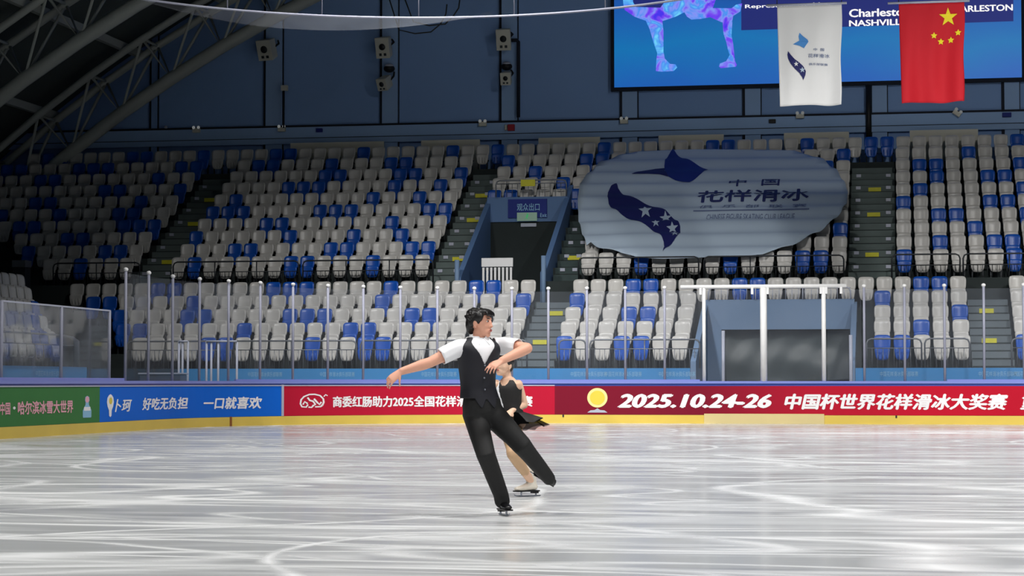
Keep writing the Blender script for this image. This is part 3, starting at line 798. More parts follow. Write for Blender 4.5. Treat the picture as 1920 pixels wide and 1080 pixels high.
# ------------------------------------------------------------------ rink boards
root = empty('rink_boards', label='low rink boards with yellow kick strip and lilac cap around the ice', cat='boards')
q = MB(); ribbon(q, 0, S4 + 10, 0.0, 0.99, 0.02, 0.10); q.build('board_wall', M['board_blue'], root)
q = MB(); ribbon(q, 0, s_at(1320), 0.0, 0.21, 0.0, 0.02); ribbon(q, s_at(1545), S4 + 10, 0.0, 0.21, 0.0, 0.02); q.build('kick_strip', M['kick'], root)
q = MB(); ribbon(q, s_at(1320), s_at(1545), 0.0, 0.245, -0.015, 0.02); q.build('gate_kick_strip', M['kick_pale'], root)
q = MB(); ribbon(q, 0, S4 + 10, 0.985, 1.045, -0.01, 0.16); q.build('cap_rail', M['cap'], root)
for p in (433,):
    s = s_at(p); q = MB(); ribbon(q, s - 0.04, s + 0.04, 0.0, 0.22, -0.008, 0.0); q.build('joint_strip', mat('brown_joint', (140, 84, 30), 0.6), root)
for p in (1056, 1680):
    s = s_at(p); q = MB(); ribbon(q, s - 0.02, s + 0.02, 0.15, 0.21, -0.008, 0.0); q.build('bolt', M['dark_metal'], root)
rebase(root, (-0.65, RY, 0))
AZ0, AZ1 = 0.215, 0.925
def gradient_mat():
    m = bpy.data.materials.new('ad_crimson'); m.use_nodes = True; nt = m.node_tree; b = nt.nodes['Principled BSDF']
    tc = nt.nodes.new('ShaderNodeTexCoord'); sp = nt.nodes.new('ShaderNodeSeparateXYZ'); r = nt.nodes.new('ShaderNodeValToRGB'); mr = nt.nodes.new('ShaderNodeMapRange')
    nt.links.new(tc.outputs['Object'], sp.inputs[0]); nt.links.new(sp.outputs[0], mr.inputs[0])
    mr.inputs[1].default_value = -6.0; mr.inputs[2].default_value = 6.0
    nt.links.new(mr.outputs[0], r.inputs[0]); nt.links.new(r.outputs[0], b.inputs['Base Color']); b.inputs['Roughness'].default_value = 0.6; b.inputs['Specular IOR Level'].default_value = 0.15
    e = r.color_ramp.elements; e[0].position = 0.02; e[0].color = lin((122, 18, 42)); e[1].position = 0.46; e[1].color = lin((190, 14, 44))
    k = e.new(0.24); k.color = lin((176, 20, 46)); k = e.new(0.60); k.color = lin((186, 14, 42)); k = e.new(1.0); k.color = lin((150, 16, 34))
    return m
ad_fn = lambda a, b: rp(a, b, 0.002)
def ad(label, pa, pb, m, items, strip=True, inset=0.0, sa=None, sb=None):
    a = sa if sa is not None else s_at(pa); b = sb if sb is not None else s_at(pb)
    root = empty('advertising_board', label=label, cat='advertising board', group='advertising boards along the ice')
    c = rp((a + b) / 2, AZ0)
    q = MB(); ribbon(q, a + inset, b - inset, AZ0, AZ1, 0.008, 0.02); q.build('panel', m, root)
    if strip:
        q = MB(); ribbon(q, a, b, AZ1, AZ1 + 0.025, -0.004, 0.02); q.build('top_strip', M['light_metal'], root)
    for it in items:
        kind = it[0]
        if kind == 'text':
            _, t, p0, p1, y0, y1, mm, bold, shear = it
            s0 = s_at(p0) if p0 > -900 else p0; s1 = s_at(p1)
            pt = rp((s0 + s1) / 2, 0.5); Z = (np.array(pt) - CC) @ FF
            zt_ = 1 + Z * (718 - y0) / F_PX; zb_ = 1 + Z * (718 - y1) / F_PX
            print_mesh('lettering', shape2d('text', t, bold, shear), ad_fn, mm, root, cuts=('x', 0.25), box=(s0, s1, zb_, zt_))
        else:
            _, loops, p0, p1, y0, y1, mm, nm = it[:8]
            s0 = s_at(p0); s1 = s_at(p1); pt = rp((s0 + s1) / 2, 0.5); Z = (np.array(pt) - CC) @ FF
            print_mesh(nm, shape2d('loops', loops), (lambda a_, b_, o=(it[8] if len(it) > 8 else 0.002): rp(a_, b_, o)), mm, root, cuts=('x', 0.25), box=(s0, s1, 1 + Z * (718 - y1) / F_PX, 1 + Z * (718 - y0) / F_PX))
    rebase(root, c); return root
def circ(cx, cy, r, n=24, a0=0): return [(cx + r * math.cos(a0 + 2 * math.pi * i / n), cy + r * math.sin(a0 + 2 * math.pi * i / n)) for i in range(n)]
def star(cx, cy, r, n=5, rot=math.pi / 2, k=0.40): return [(cx + (r if i % 2 == 0 else r * k) * math.cos(rot + math.pi * i / n), cy + (r if i % 2 == 0 else r * k) * math.sin(rot + math.pi * i / n)) for i in range(2 * n)]
def thick(pts, w):
    P = [Vector(p) for p in pts]; L_ = []; R_ = []
    for i, p in enumerate(P):
        t = (P[min(i + 1, len(P) - 1)] - P[max(0, i - 1)]).normalized(); n = Vector((-t.y, t.x)); L_.append(tuple(p + n * w / 2)); R_.append(tuple(p - n * w / 2))
    return L_ + R_[::-1]
bottle = [(-1.2, 0), (1.2, 0), (1.3, 0.4), (1.3, 2.2), (0.9, 3.2), (0.55, 3.8), (0.5, 4.6), (0.7, 5.2), (0.6, 6.2), (0, 6.6), (-0.6, 6.2), (-0.7, 5.2), (-0.5, 4.6), (-0.55, 3.8), (-0.9, 3.2), (-1.3, 2.2), (-1.3, 0.4)]
ad('dark green advertising board with pink lettering and a bottle at its right end', 0, 188, M['ad_green'],
   [('text', '中国', 1, 20, 754, 778, M['print_pink'], 0.03, 0), ('text', '·', 25, 30, 762, 768, M['print_white'], 0.03, 0),
    ('text', '哈尔滨冰雪大世界', 34, 138, 751, 776, M['print_pink'], 0.035, 0), ('loops', [bottle], 156, 172, 742, 783, M['print_pale'], 'bottle_print'),
    ('loops', [[(-1, 0), (1, 0), (1, 1), (-1, 1)]], 158, 170, 763, 770, M['print_white'], 'bottle_label', 0.0), ('loops', [circ(0, 0, 1)], 160.5, 167.5, 743, 755, M['print_pink'], 'bottle_cap', 0.0)], sa=6)
torch = [(0, 0), (0.5, 0.6), (0.6, 3), (1.2, 4.6), (1.5, 6.5), (1.3, 8.4), (0.6, 9.6), (0, 10), (-0.6, 9.6), (-1.3, 8.4), (-1.5, 6.5), (-1.2, 4.6), (-0.6, 3), (-0.5, 0.6)]
ad('bright blue advertising board with white lettering in two groups', 188, 528, M['ad_blue'],
   [('loops', [torch], 201, 214, 739, 782, M['print_white'], 'emblem'), ('loops', [circ(0, 0, 1)], 205, 211, 745, 758, M['gold'], 'emblem_core', 0.0),
    ('text', '卜珂', 216, 248, 748, 772, M['print_white'], 0.03, 0.25), ('text', '好吃无负担', 267, 353, 745, 768, M['print_white'], 0.035, 0.15),
    ('text', '一口就喜欢', 382, 492, 744, 767, M['print_white'], 0.035, 0.15)])
pig = [thick([(0, 2.2), (0.3, 4.6), (1.6, 6.4), (4, 7.6), (6.4, 7.7), (8.8, 6.9), (10.2, 5.0), (10.4, 3.0), (9.8, 1.2)], 0.8), thick([(0, 2.2), (0.7, 0.5), (2.6, 0.3), (3.4, 1.8)], 0.8),
       thick([(3.6, 0.3), (5.0, 0.1), (6.0, 1.4)], 0.8), thick([(6.6, 0.4), (9.0, 0.5), (9.8, 1.6)], 0.8)]
pig2 = [thick([(1.2, 2.2), (2.0, 3.6), (3.3, 2.6)], 0.7), thick([(3.2, 5.6), (4.2, 4.2), (5.6, 3.8), (6.6, 2.2), (5.4, 1.6)], 0.8), thick([(6.0, 5.0), (7.4, 3.2), (8.4, 2.2), (9.2, 3.4)], 0.8), thick([(10.2, 6.0), (11.0, 7.0), (11.8, 6.4)], 0.5)]
ad('red advertising board with a white pig outline, partly behind the skaters', 532, 1040, M['ad_red'],
   [('loops', pig, 562, 609, 738, 765, M['print_white'], 'pig_emblem'), ('loops', pig2, 567, 615, 739, 762, M['print_white'], 'pig_emblem'),
    ('text', '商委红肠助力2025全国花样滑冰俱乐部联赛', 624, 999, 742, 763, M['print_white'], 0.04, 0)])
q = MB(); ribbon(q, s_at(528), s_at(532), AZ0, 0.96, -0.01, 0.02); one('divider_strip', q, M['light_metal'], 'pale upright strip between the blue and the red advertising boards', 'strip')
ad('crimson advertising board with a gold medal and large white italic lettering', 1040, 1930, gradient_mat(),
   [('loops', [circ(0, 0, 1, 32)], 1101, 1139, 727.5, 764, M['gold_rim'], 'medal_rim'), ('loops', [circ(0, 0, 1, 32)], 1106, 1134, 732.5, 759, M['gold'], 'medal_disc', -0.002),
    ('loops', [[(0, 0), (10, 0), (8.4, 1.6), (6.4, 1.8), (5, 3), (3.6, 1.8), (1.6, 1.6)]], 1101, 1139, 765.5, 773.5, M['light_metal'], 'medal_base'),
    ('text', '2025.10.24-26', 1157, 1447, 738.5, 765, M['print_white'], 0.055, 0.25), ('text', '中国杯世界花样滑冰大奖赛', 1470, 1890, 738, 768.5, M['print_white'], 0.045, 0.2),
    ('text', '重庆', 1912, 1980, 739, 769, M['print_white'], 0.045, 0.2)], strip=False, sb=S3 + 4)

# ------------------------------------------------------------------ glass above the boards
def gpane(root, sa, sb, z0, z1, m):
    q = MB(); ribbon(q, sa, sb, z0, z1, 0.06, 0.072); return q.build('glass_pane', m, root)
def gpost(root, s, z0, z1, w=0.032, m=None, cap=True):
    p = rp(s, z0, 0.066); q = MB(); q.tube([p, (p.x, p.y, z1)], w, 8); o = q.build('glass_post', m or M['post_metal'], root, True)
    if cap:
        q = MB(); q.ball((p.x, p.y, z1), 0.055, 0.055, 0.045, 10, 6); q.build('post_cap', M['white'], o, True)
ZTOP = 3.36
root = empty('end_glass_barrier', label='tall clear glass barrier on slim posts along the end boards', cat='glass barrier')
PX = [240, 283, 328, 378, 432, 491, 552, 617, 683, 752, 821, 890, 960, 1028, 1100, 1172, 1246]
SS = [s_at(p) for p in PX] + [s_at(1320)]
for i, s in enumerate(SS[:-1]): gpost(root, s, 1.04, ZTOP)
for i in range(len(SS) - 1): gpane(root, SS[i] + 0.02, SS[i + 1] - 0.02, 1.05, ZTOP - 0.08, M['glass'])
q = MB(); ribbon(q, s_at(445), s_at(1312), 1.045, 1.085, 0.03, 0.10); q.build('base_rail', M['cap'], root)
rebase(root, rp(s_at(800), 1.04, 0.066))
root = empty('right_glass_barrier', label='tall clear glass barrier right of the white gate frame', cat='glass barrier')
PX = [1621, 1697, 1772, 1846, 1921, 1996]; SS = [s_at(p) for p in PX]
for s in SS: gpost(root, s, 1.04, ZTOP)
for i in range(len(SS) - 1): gpane(root, SS[i] + 0.02, SS[i + 1] - 0.02, 1.05, ZTOP - 0.08, M['glass'])
q = MB(); ribbon(q, s_at(1776), s_at(1990), 1.045, 1.085, 0.03, 0.10); q.build('base_rail', M['cap'], root)
rebase(root, rp(s_at(1800), 1.04, 0.066))
root = empty('side_glass_barrier', label='lower glass barrier on the left side boards, its panes scratched and cloudy', cat='glass barrier')
SS = [8.0, 10.5, 13.0] + [s_at(p) for p in (8, 120, 210)]
for s in SS: gpost(root, s, 1.04, 2.48, 0.035, cap=False)
for i in range(len(SS) - 1): gpane(root, SS[i] + 0.02, SS[i + 1] - 0.02, 1.05, 2.46, M['glass_side'])
q = MB(); ribbon(q, 8, s_at(236), 1.045, 1.10, 0.03, 0.10); q.build('base_rail', M['cap'], root)
q = MB(); ribbon(q, s_at(8), s_at(210), 2.455, 2.485, 0.05, 0.08); q.build('top_rail', M['light_metal'], root)
rebase(root, rp(SS[3], 1.04, 0.066))
# white gate frame
root = empty('rink_gate', label='white tubular gate frame with clear panes in front of the entrance', cat='gate')
g = [s_at(p) for p in (1320, 1432, 1545, 1590)]
for s, w in zip(g[:3], (0.045, 0.085, 0.055)):
    p = rp(s, 1.04, 0.066); q = MB(); q.tube([p, (p.x, p.y, 3.34)], w, 8); q.build('gate_upright', M['white'], root, True)
a = rp(s_at(1276), 3.37, 0.066); b = rp(s_at(1588), 3.37, 0.066)
q = MB(); q.tube([a, b], 0.05, 8); q.build('top_bar', M['white'], root, True)
for p in (1314, 1411, 1440, 1540, 1550, 1578):
    c = rp(s_at(p), 3.24, 0.066); q = MB(); q.box(c.x - 0.03, c.x + 0.03, c.y - 0.05, c.y + 0.05, 3.18, 3.34); q.build('clamp', M['white'], root)
for s0, s1 in ((g[0], g[1]), (g[1], g[2]), (g[2], s_at(1621))): 
    q = MB(); ribbon(q, s0 + 0.08, s1 - 0.06, 1.06, 3.28, 0.06, 0.072); q.build('gate_pane', M['glass'], root)
rebase(root, rp(g[1], 1.04, 0.066))

# things in the walkway behind the glass
mb = MB(); a = on_y(262, 701, 50.2); root = None
p = at_depth(303, 712, 50.5)
root = empty('bench_box', label='grey box standing behind the glass above the blue advertising board', cat='box')
q = MB(); q.box(p.x - 0.55, p.x + 0.45, p.y, p.y + 0.5, 0, 1.20); q.build('body', M['grey_metal'], root, bevel=0.02)
q = MB(); q.box(p.x - 0.58, p.x + 0.48, p.y - 0.03, p.y + 0.53, 1.20, 1.24); q.build('lid', M['light_metal'], root, bevel=0.01)
rebase(root, (p.x, p.y + 0.25, 0))
root = empty('steel_fence', label='upright steel fence bars behind the glass left of centre', cat='fence')
for px_, t in ((335, 640), (342, 640), (352, 640), (387, 640), (396, 640), (409, 640), (444, 641)):
    p = at_depth(px_, 700, 53.2); z = 1 + 53.2 * (718 - t) / F_PX
    q = MB(); q.tube([(p.x, p.y, 0), (p.x, p.y, z)], 0.03, 8); q.build('bar', M['light_metal'], root, True)
a = at_depth(335, 640, 53.2); b = at_depth(352, 640, 53.2); c = at_depth(387, 640, 53.2); d = at_depth(444, 640, 53.2)
q = MB(); q.tube([a, b], 0.025, 8); q.tube([c, d], 0.025, 8); q.build('top_rail', M['light_metal'], root, True)
rebase(root, (b.x, b.y, 0))
root = empty('dark_locker', label='tall dark cabinet with a pale top at the left stand end', cat='cabinet')
a = on_y(24, 488, 58.0); b = on_y(47, 530, 58.0)
q = MB(); q.box(a.x, b.x, 58.0, 58.4, LZ[3], a.z - 0.2); q.build('body', M['dark_metal'], root, bevel=0.01)
q = MB(); q.box(a.x - 0.02, b.x + 0.02, 57.97, 58.42, a.z - 0.2, a.z); q.build('top', M['grey_metal'], root, bevel=0.01)
rebase(root, ((a.x + b.x) / 2, 58.2, LZ[3]))

# ------------------------------------------------------------------ oval banner lying over the upper seats
def slope_t(px, py):
    """pixel -> (X, t) on the plane that touches the tops of the upper seats; t counts rows"""
    P0 = np.array([0, UB[0], UZ[0] + 0.93]); d1 = np.array([0, 0.80, 0.445]); n = np.cross([1, 0, 0], d1)
    r = ray(px, py); k = np.dot(P0 - CC, n) / np.dot(r, n); P = CC + r * k
    return float(P[0]), float((P[1] - UB[0]) / 0.8)
def banner_pt(X, t, off=0.0):
    w = 0.5 - 0.5 * math.cos(2 * math.pi * t)     # 0 on a row of seat backs, 1 between
    e = mnoise.noise(Vector((X * 0.6, t * 0.5, 2.0)))
    z = UZ[0] + 0.93 + 0.445 * t - 0.085 * w + 0.03 * e + off
    return Vector((X, UB[0] + 0.8 * t - 0.04 * w - off * 0.5, z))
oval = [(1083, 372), (1088, 340), (1108, 318), (1128, 300), (1160, 288), (1200, 283), (1250, 281), (1330, 280), (1420, 280), (1490, 280), (1517, 285), (1545, 298), (1568, 316), (1582, 335), (1590, 355), (1588, 375), (1577, 395),
        (1560, 412), (1535, 430), (1510, 444), (1485, 455), (1455, 467), (1430, 473), (1380, 476), (1300, 477), (1240, 479), (1200, 478), (1165, 473), (1128, 462), (1108, 450), (1100, 454), (1094, 440), (1085, 410)]
root = empty('oval_banner', label='large pale oval banner with a blue ribbon emblem spread over the upper seats', cat='banner')
def flatten(lp): return [slope_t(*p) for p in lp]
def lay(name, loops, m, off):
    me = shape2d('loops', [flatten(l) for l in loops])
    bm = bmesh.new(); bm.from_mesh(me)
    for no, st, lo, hi in (((0, 1, 0), 0.1, -1, 11), ((1, 0, 0), 0.4, -12, 2)):
        k = lo
        while k < hi:
            bmesh.ops.bisect_plane(bm, geom=bm.verts[:] + bm.edges[:] + bm.faces[:], plane_co=(k, k, 0), plane_no=no, dist=1e-6); k += st
    bmesh.ops.recalc_face_normals(bm, faces=bm.faces)
    for v in bm.verts: v.co = banner_pt(v.co.x, v.co.y, off)
    bm.to_mesh(me); bm.free(); me.polygons.foreach_set('use_smooth', [True] * len(me.polygons))
    return link(name, me, m, root)
cl = lay('cloth', [oval], M['cloth_grey'], 0.0)
sm = cl.modifiers.new('thickness', 'SOLIDIFY'); sm.thickness = 0.012; sm.offset = -1
zx = lambda L_: [(1080 + x * 520 / 1920, 260 + y * 240 / 886) for x, y in L_]
lay('ribbon_head', [zx([(670, 72), (700, 100), (740, 128), (800, 158), (860, 182), (915, 202), (870, 240), (825, 265), (785, 288), (740, 284), (690, 272), (640, 255), (618, 225), (612, 180), (618, 140), (640, 105)])], M['deep_blue_print'], 0.012)
lay('ribbon_tail', [zx([(385, 245), (430, 222), (480, 205), (550, 193), (618, 189), (614, 215), (640, 256), (580, 246), (500, 243), (430, 244)])], M['navy_print'], 0.012)
lay('ribbon_body', [zx([(280, 305), (292, 340), (330, 375), (400, 408), (480, 438), (560, 468), (620, 495), (670, 530), (705, 565), (722, 600), (722, 635), (705, 670), (670, 705), (630, 745), (600, 778), (612, 740), (608, 705), (590, 675), (560, 645), (510, 610),
                         (440, 578), (370, 545), (310, 515), (260, 480), (228, 440), (218, 400), (222, 360), (245, 328)])], M['navy_print'], 0.012)
for (sx, sy, r) in ((480, 500, 40), (622, 535, 36), (552, 585, 24), (668, 610, 34), (684, 655, 24)):
    lay('star_print', [zx([(sx + a * 1.25, sy - b) for a, b in star(0, 0, r, rot=math.pi / 2 + 0.1)])], M['cloth_grey'], 0.02)
def lay_text(t, px0, px1, py0, py1, m, bold, yshift=0):
    a = slope_t(px0, (py0 + py1) / 2); b = slope_t(px1, (py0 + py1) / 2 ); lo = slope_t((px0 + px1) / 2, py1)[1]; hi = slope_t((px0 + px1) / 2, py0)[1]
    print_mesh('lettering', shape2d('text', t, bold), lambda X, tt: banner_pt(X, tt, 0.014), m, root, cuts=('y', 0.1), box=(a[0], b[0], lo, hi))
lay_text('中  国', 1367, 1462, 332, 348, M['ink'], 0.01)
lay_text('花样滑冰', 1308, 1517, 352, 375, M['ink'], 0.02)
lay_text('俱  乐  部  联  赛', 1310, 1512, 379, 390, M['ink_soft'], 0.0)
lay_text('CHINESE FIGURE SKATING CLUB LEAGUE', 1325, 1490, 398, 407, M['ink_soft'], 0.0)
me = shape2d('loops', [[(0, 0), (1, 0), (1, 1), (0, 1)]]); a = slope_t(1300, 395); b = slope_t(1517, 395)
print_mesh('rule_line', me, lambda X, tt: banner_pt(X, tt, 0.012), M['ink_soft'], root, box=(a[0], b[0], a[1] - 0.035, a[1] + 0.035))
rebase(root, banner_pt(-4.5, 0))

# ------------------------------------------------------------------ LED screen
SY = 69.15
root = empty('led_screen', label='large blue LED screen on the end wall showing a skater and lettering', cat='screen')
a = on_y(1152, 164, SY); b = on_y(1916, 145, SY); zlo = (a.z + b.z) / 2; zhi = zlo + 7.2
q = MB(); q.box(a.x - 0.12, b.x + 0.12, SY, SY + 0.18, zlo - 0.12, zhi + 0.12); q.build('frame', M['joint'], root)
def screen_mat():
    m = bpy.data.materials.new('led_picture'); m.use_nodes = True; nt = m.node_tree; b_ = nt.nodes['Principled BSDF']; L = nt.links.new
    tc = nt.nodes.new('ShaderNodeTexCoord'); sp = nt.nodes.new('ShaderNodeSeparateXYZ'); L(tc.outputs['Object'], sp.inputs[0])
    n = nt.nodes.new('ShaderNodeTexNoise'); n.inputs['Scale'].default_value = 0.35; n.inputs['Detail'].default_value = 1; L(tc.outputs['Object'], n.inputs['Vector'])
    s = nt.nodes.new('ShaderNodeMath'); s.operation = 'MULTIPLY_ADD'; s.inputs[1].default_value = 1.6; L(n.outputs['Fac'], s.inputs[0]); L(sp.outputs[2], s.inputs[2])
    mr = nt.nodes.new('ShaderNodeMapRange'); mr.inputs[1].default_value = 0.8; mr.inputs[2].default_value = 4.6; L(s.outputs[0], mr.inputs[0])
    r = nt.nodes.new('ShaderNodeValToRGB'); L(mr.outputs[0], r.inputs[0]); e = r.color_ramp.elements
    e[0].color = lin((26, 92, 176)); e[1].color = lin((28, 60, 150)); k = e.new(0.35); k.color = lin((16, 112, 176)); k = e.new(0.62); k.color = lin((24, 92, 172))
    b_.inputs['Base Color'].default_value = (0.01, 0.01, 0.01, 1); b_.inputs['Roughness'].default_value = 0.4
    L(r.outputs[0], b_.inputs['Emission Color']); b_.inputs['Emission Strength'].default_value = 1.0
    return m
q = MB(); q.box(a.x, b.x, SY - 0.02, SY, zlo, zhi); pic = q.build('picture', screen_mat(), root)
sfn = lambda off: (lambda X, Z: Vector((X, SY - 0.02 - off, Z)))
def spx(p): v = on_y(p[0], p[1], SY); return (v.x, v.z)
em_panel = emis('screen_panel', (30, 40, 112)); em_white = emis('screen_white', (252, 250, 252), 1.0)
def fig_mat():
    m = bpy.data.materials.new('screen_figure'); m.use_nodes = True; nt = m.node_tree; b_ = nt.nodes['Principled BSDF']; L = nt.links.new
    tc = nt.nodes.new('ShaderNodeTexCoord'); n = nt.nodes.new('ShaderNodeTexNoise'); n.inputs['Scale'].default_value = 1.7; n.inputs['Detail'].default_value = 3; n.inputs['Distortion'].default_value = 1.0
    L(tc.outputs['Object'], n.inputs['Vector']); r = nt.nodes.new('ShaderNodeValToRGB'); L(n.outputs['Fac'], r.inputs[0]); e = r.color_ramp.elements
    e[0].position = 0.32; e[0].color = lin((70, 50, 235)); e[1].position = 0.68; e[1].color = lin((110, 210, 250))
    for p, c in ((0.42, (120, 70, 240)), (0.5, (130, 150, 245)), (0.57, (70, 140, 240))): k = e.new(p); k.color = lin(c)
    b_.inputs['Base Color'].default_value = (0.01, 0.01, 0.01, 1); L(r.outputs[0], b_.inputs['Emission Color']); b_.inputs['Emission Strength'].default_value = 1.0
    return m
fz = lambda L_: [spx((1140 + x / 6, y / 6)) for x, y in L_]
FM = fig_mat()
print_mesh('text_panel', shape2d('loops', [[spx((1390, 57)), spx((1900, 40)), spx((1900, -120)), spx((1390, -120))]]), sfn(0.004), em_panel, root)
print_mesh('skater_figure', shape2d('loops', [fz([(175, -420), (165, -60), (175, 60), (190, 115), (300, 190), (430, 237), (610, 240), (760, 190), (860, 140), (890, 190), (940, 222), (1040, 215), (1150, 195), (1280, 252), (1395, 255), (1410, 180), (1490, 130), (1510, 40), (1440, 55), (1390, 95), (1180, 92), (1240, -80), (1100, -380), (700, -500)])]), sfn(0.008), FM, root)
print_mesh('skater_leg', shape2d('loops', [fz([(425, 232), (470, 330), (510, 470), (555, 600), (545, 680), (540, 800), (600, 808), (740, 800), (780, 760), (760, 725), (700, 720), (640, 660), (625, 580), (625, 350), (612, 235)])]), sfn(0.008), FM, root)
print_mesh('skater_leg', shape2d('loops', [fz([(1290, 250), (1300, 380), (1330, 470), (1350, 560), (1370, 620), (1330, 690), (1260, 715), (1250, 750), (1270, 768), (1440, 752), (1450, 730), (1430, 690), (1420, 600), (1410, 500), (1390, 400), (1400, 250)])]), sfn(0.008), FM, root)
print_mesh('figure_gap', shape2d('loops', [fz([(275, -60), (285, 30), (320, 80), (590, 88), (640, 20), (650, -60)])]), sfn(0.012), em_panel, root)
def stext(t, p0, p1, y0, y1, bold=0.03):
    A_ = spx((p0, y1)); B_ = spx((p1, y0))
    print_mesh('lettering', shape2d('text', t, bold), sfn(0.01), em_white, root, box=(A_[0], B_[0], A_[1], B_[1]))
stext('Representative Unit', 1397, 1560, 4, 18, 0.02)
stext('Charleston', 1592, 1706, 14, 33); stext('CHARLESTON', 1772, 1899, 8, 24); stext('NASHVILLE', 1592, 1700, 35, 50)
rebase(root, ((a.x + b.x) / 2, SY, zlo))

# ------------------------------------------------------------------ hanging flags
def flag(name, label, px0, px1, pyt, pyb, Y, m, seed, folds=1.0):
    root = empty(name, label=label, cat='flag', group=None)
    tl = on_y(px0, pyt, Y); tr = on_y(px1, pyt, Y); bl = on_y(px0, pyb, Y); W_ = tr.x - tl.x; H_ = tl.z - bl.z
    def fn(u, v, off=0.0):      # u,v in 0..1, v up
        d = 1 - v
        y = Y + 0.05 * math.sin(u * 15 + seed + 1.5 * math.sin(d * 2)) * (0.25 + d) * folds + 0.07 * math.sin((u + d * 0.35) * 7 + seed) * d - off
        x = tl.x + W_ * (0.035 * d + u * (1 - 0.055 * d + 0.01 * math.sin(d * 9)))
        z = tl.z - H_ * d - 0.012 * math.sin(u * 9 + seed) * d
        return Vector((x, y, z))
    nx, nz = 44, 40; V = [fn(i / nx, j / nz) for j in range(nz + 1) for i in range(nx + 1)]; n1 = nx + 1
    q = MB().add(V, [(j * n1 + i, j * n1 + i + 1, (j + 1) * n1 + i + 1, (j + 1) * n1 + i) for j in range(nz) for i in range(nx)])
    c = q.build('cloth', m, root, True); sm = c.modifiers.new('thickness', 'SOLIDIFY'); sm.thickness = 0.006; sm.offset = 0
    q = MB(); q.tube([(tl.x - 0.25, Y, tl.z + 0.03), (tr.x + 0.12, Y, tl.z + 0.03)], 0.028, 8); q.build('pole', M['light_metal'], root, True)
    for xx in (tl.x, tr.x):
        q = MB(); q.tube([(xx, Y, tl.z + 0.03), (xx, Y, 18.2)], 0.012, 5); q.build('wire', M['dark_metal'], root, True)
    return root, fn, tl, W_, H_
def on_flag(nm, loops, fn, tl, px0, px1, pyt, pyb, m, root, off=0.02):
    uv = [[((x - px0) / (px1 - px0), 1 - (y - pyt) / (pyb - pyt)) for x, y in l] for l in loops]
    print_mesh(nm, shape2d('loops', uv), lambda a_, b_: fn(a_, b_, off), m, root, cuts=('y', 0.04))
FY = 50.0
root, fn, tl, W_, H_ = flag('white_flag', 'white hanging flag with a small blue ribbon emblem', 1457, 1578, 12, 199, FY, M['flag_white'], 0.4, 0.5)
fl = lambda L_: [(1440 + x * 200 / 1029, y * 210 / 1080) for x, y in L_]
arg = (fn, tl, 1457, 1578, 12, 199)
on_flag('emblem_head', [fl([(300, 325), (330, 355), (380, 395), (388, 415), (345, 475), (300, 450), (235, 432), (275, 412), (298, 400), (290, 360)])], *arg, M['flag_sky'], root)
on_flag('emblem_body', [fl([(185, 495), (210, 530), (250, 575), (300, 615), (335, 650), (360, 700), (352, 740), (330, 785), (320, 755), (295, 715), (250, 670), (210, 620), (185, 570), (178, 530)])], *arg, M['navy_print'], root)
on_flag('star_print', [fl([(265 + p[0], 625 - p[1]) for p in star(0, 0, 26)])], *arg, M['flag_white'], root, 0.028)
on_flag('star_print', [fl([(325 + p[0], 685 - p[1]) for p in star(0, 0, 30)])], *arg, M['cloth_grey'], root, 0.028)
def ftext(t, x0, x1, y0, y1, m):
    f_ = lambda x, y: ((1440 + x * 200 / 1029 - 1457) / 121, 1 - (y * 210 / 1080 - 12) / 187)
    A_ = f_(x0, y1); B_ = f_(x1, y0)
    print_mesh('lettering', shape2d('text', t, 0.01), lambda a_, b_: fn(a_, b_, 0.02), m, root, box=(A_[0], B_[0], A_[1], B_[1]))
ftext('中  国', 440, 545, 478, 505, M['ink_soft']); ftext('花样滑冰', 385, 600, 532, 570, M['ink_soft']); ftext('俱乐部联赛', 390, 580, 622, 645, M['ink_soft'])
rebase(root, (tl.x + W_ / 2, FY, tl.z - H_))
root, fn, tl, W_, H_ = flag('red_flag', 'red hanging flag with one large and four small yellow stars', 1685, 1808, 8, 194, FY, M['flag_red'], 2.1, 0.8)
arg = (fn, tl, 1685, 1808, 8, 194)
on_flag('large_star', [[(1777 + p[0], 35 - p[1]) for p in star(0, 0, 18)]], *arg, M['flag_yellow'], root)
for sx, sy in ((1750.5, 69), (1764, 80), (1783, 78), (1796, 65)):
    on_flag('small_star', [[(sx + p[0], sy - p[1]) for p in star(0, 0, 6.5, k=0.5)]], *arg, M['flag_yellow'], root)
rebase(root, (tl.x + W_ / 2, FY, tl.z - H_))

# ------------------------------------------------------------------ big hanging hoop with a net
root = empty('hanging_hoop', label='large thin hoop hanging under the roof with a fine net', cat='hoop')
cen = at_depth(745, 60, 37.2); HZ = 1 + 45 * (718 - 33) / F_PX; Rh = 7.8; cx, cy = cen.x, cen.y
ring = [(cx + Rh * math.cos(t), cy + Rh * math.sin(t), HZ) for t in np.linspace(0, 2 * math.pi, 97)[:-1]]
q = MB(); q.tube(ring, 0.024, 6, closed=True); q.build('ring', M['post_metal'], root, True)
ang = [math.radians(a_) for a_ in range(10, 370, 15)]
for t in ang:
    x, y = cx + Rh * math.cos(t), cy + Rh * math.sin(t); q = MB(); q.tube([(x, y, HZ), (x, y, HZ + 0.9), (x * 0.98 + cx * 0.02, y, min(roof_pt(x)[1] - 0.3, 18.5))], 0.013, 5); q.build('hanger', M['post_metal'], root, True)
nv_ = []; nf = []; N = 60
t0, t1 = math.radians(88), math.radians(152)
for j in range(9):
    for i in range(N + 1):
        t = t0 + (t1 - t0) * i / N; d = math.sin(math.pi * i / N) ** 0.8 * 0.42
        nv_.append((cx + (Rh - 0.08 * j) * math.cos(t), cy + (Rh - 0.08 * j) * math.sin(t), HZ - d * math.sin(j / 8 * math.pi / 2)))
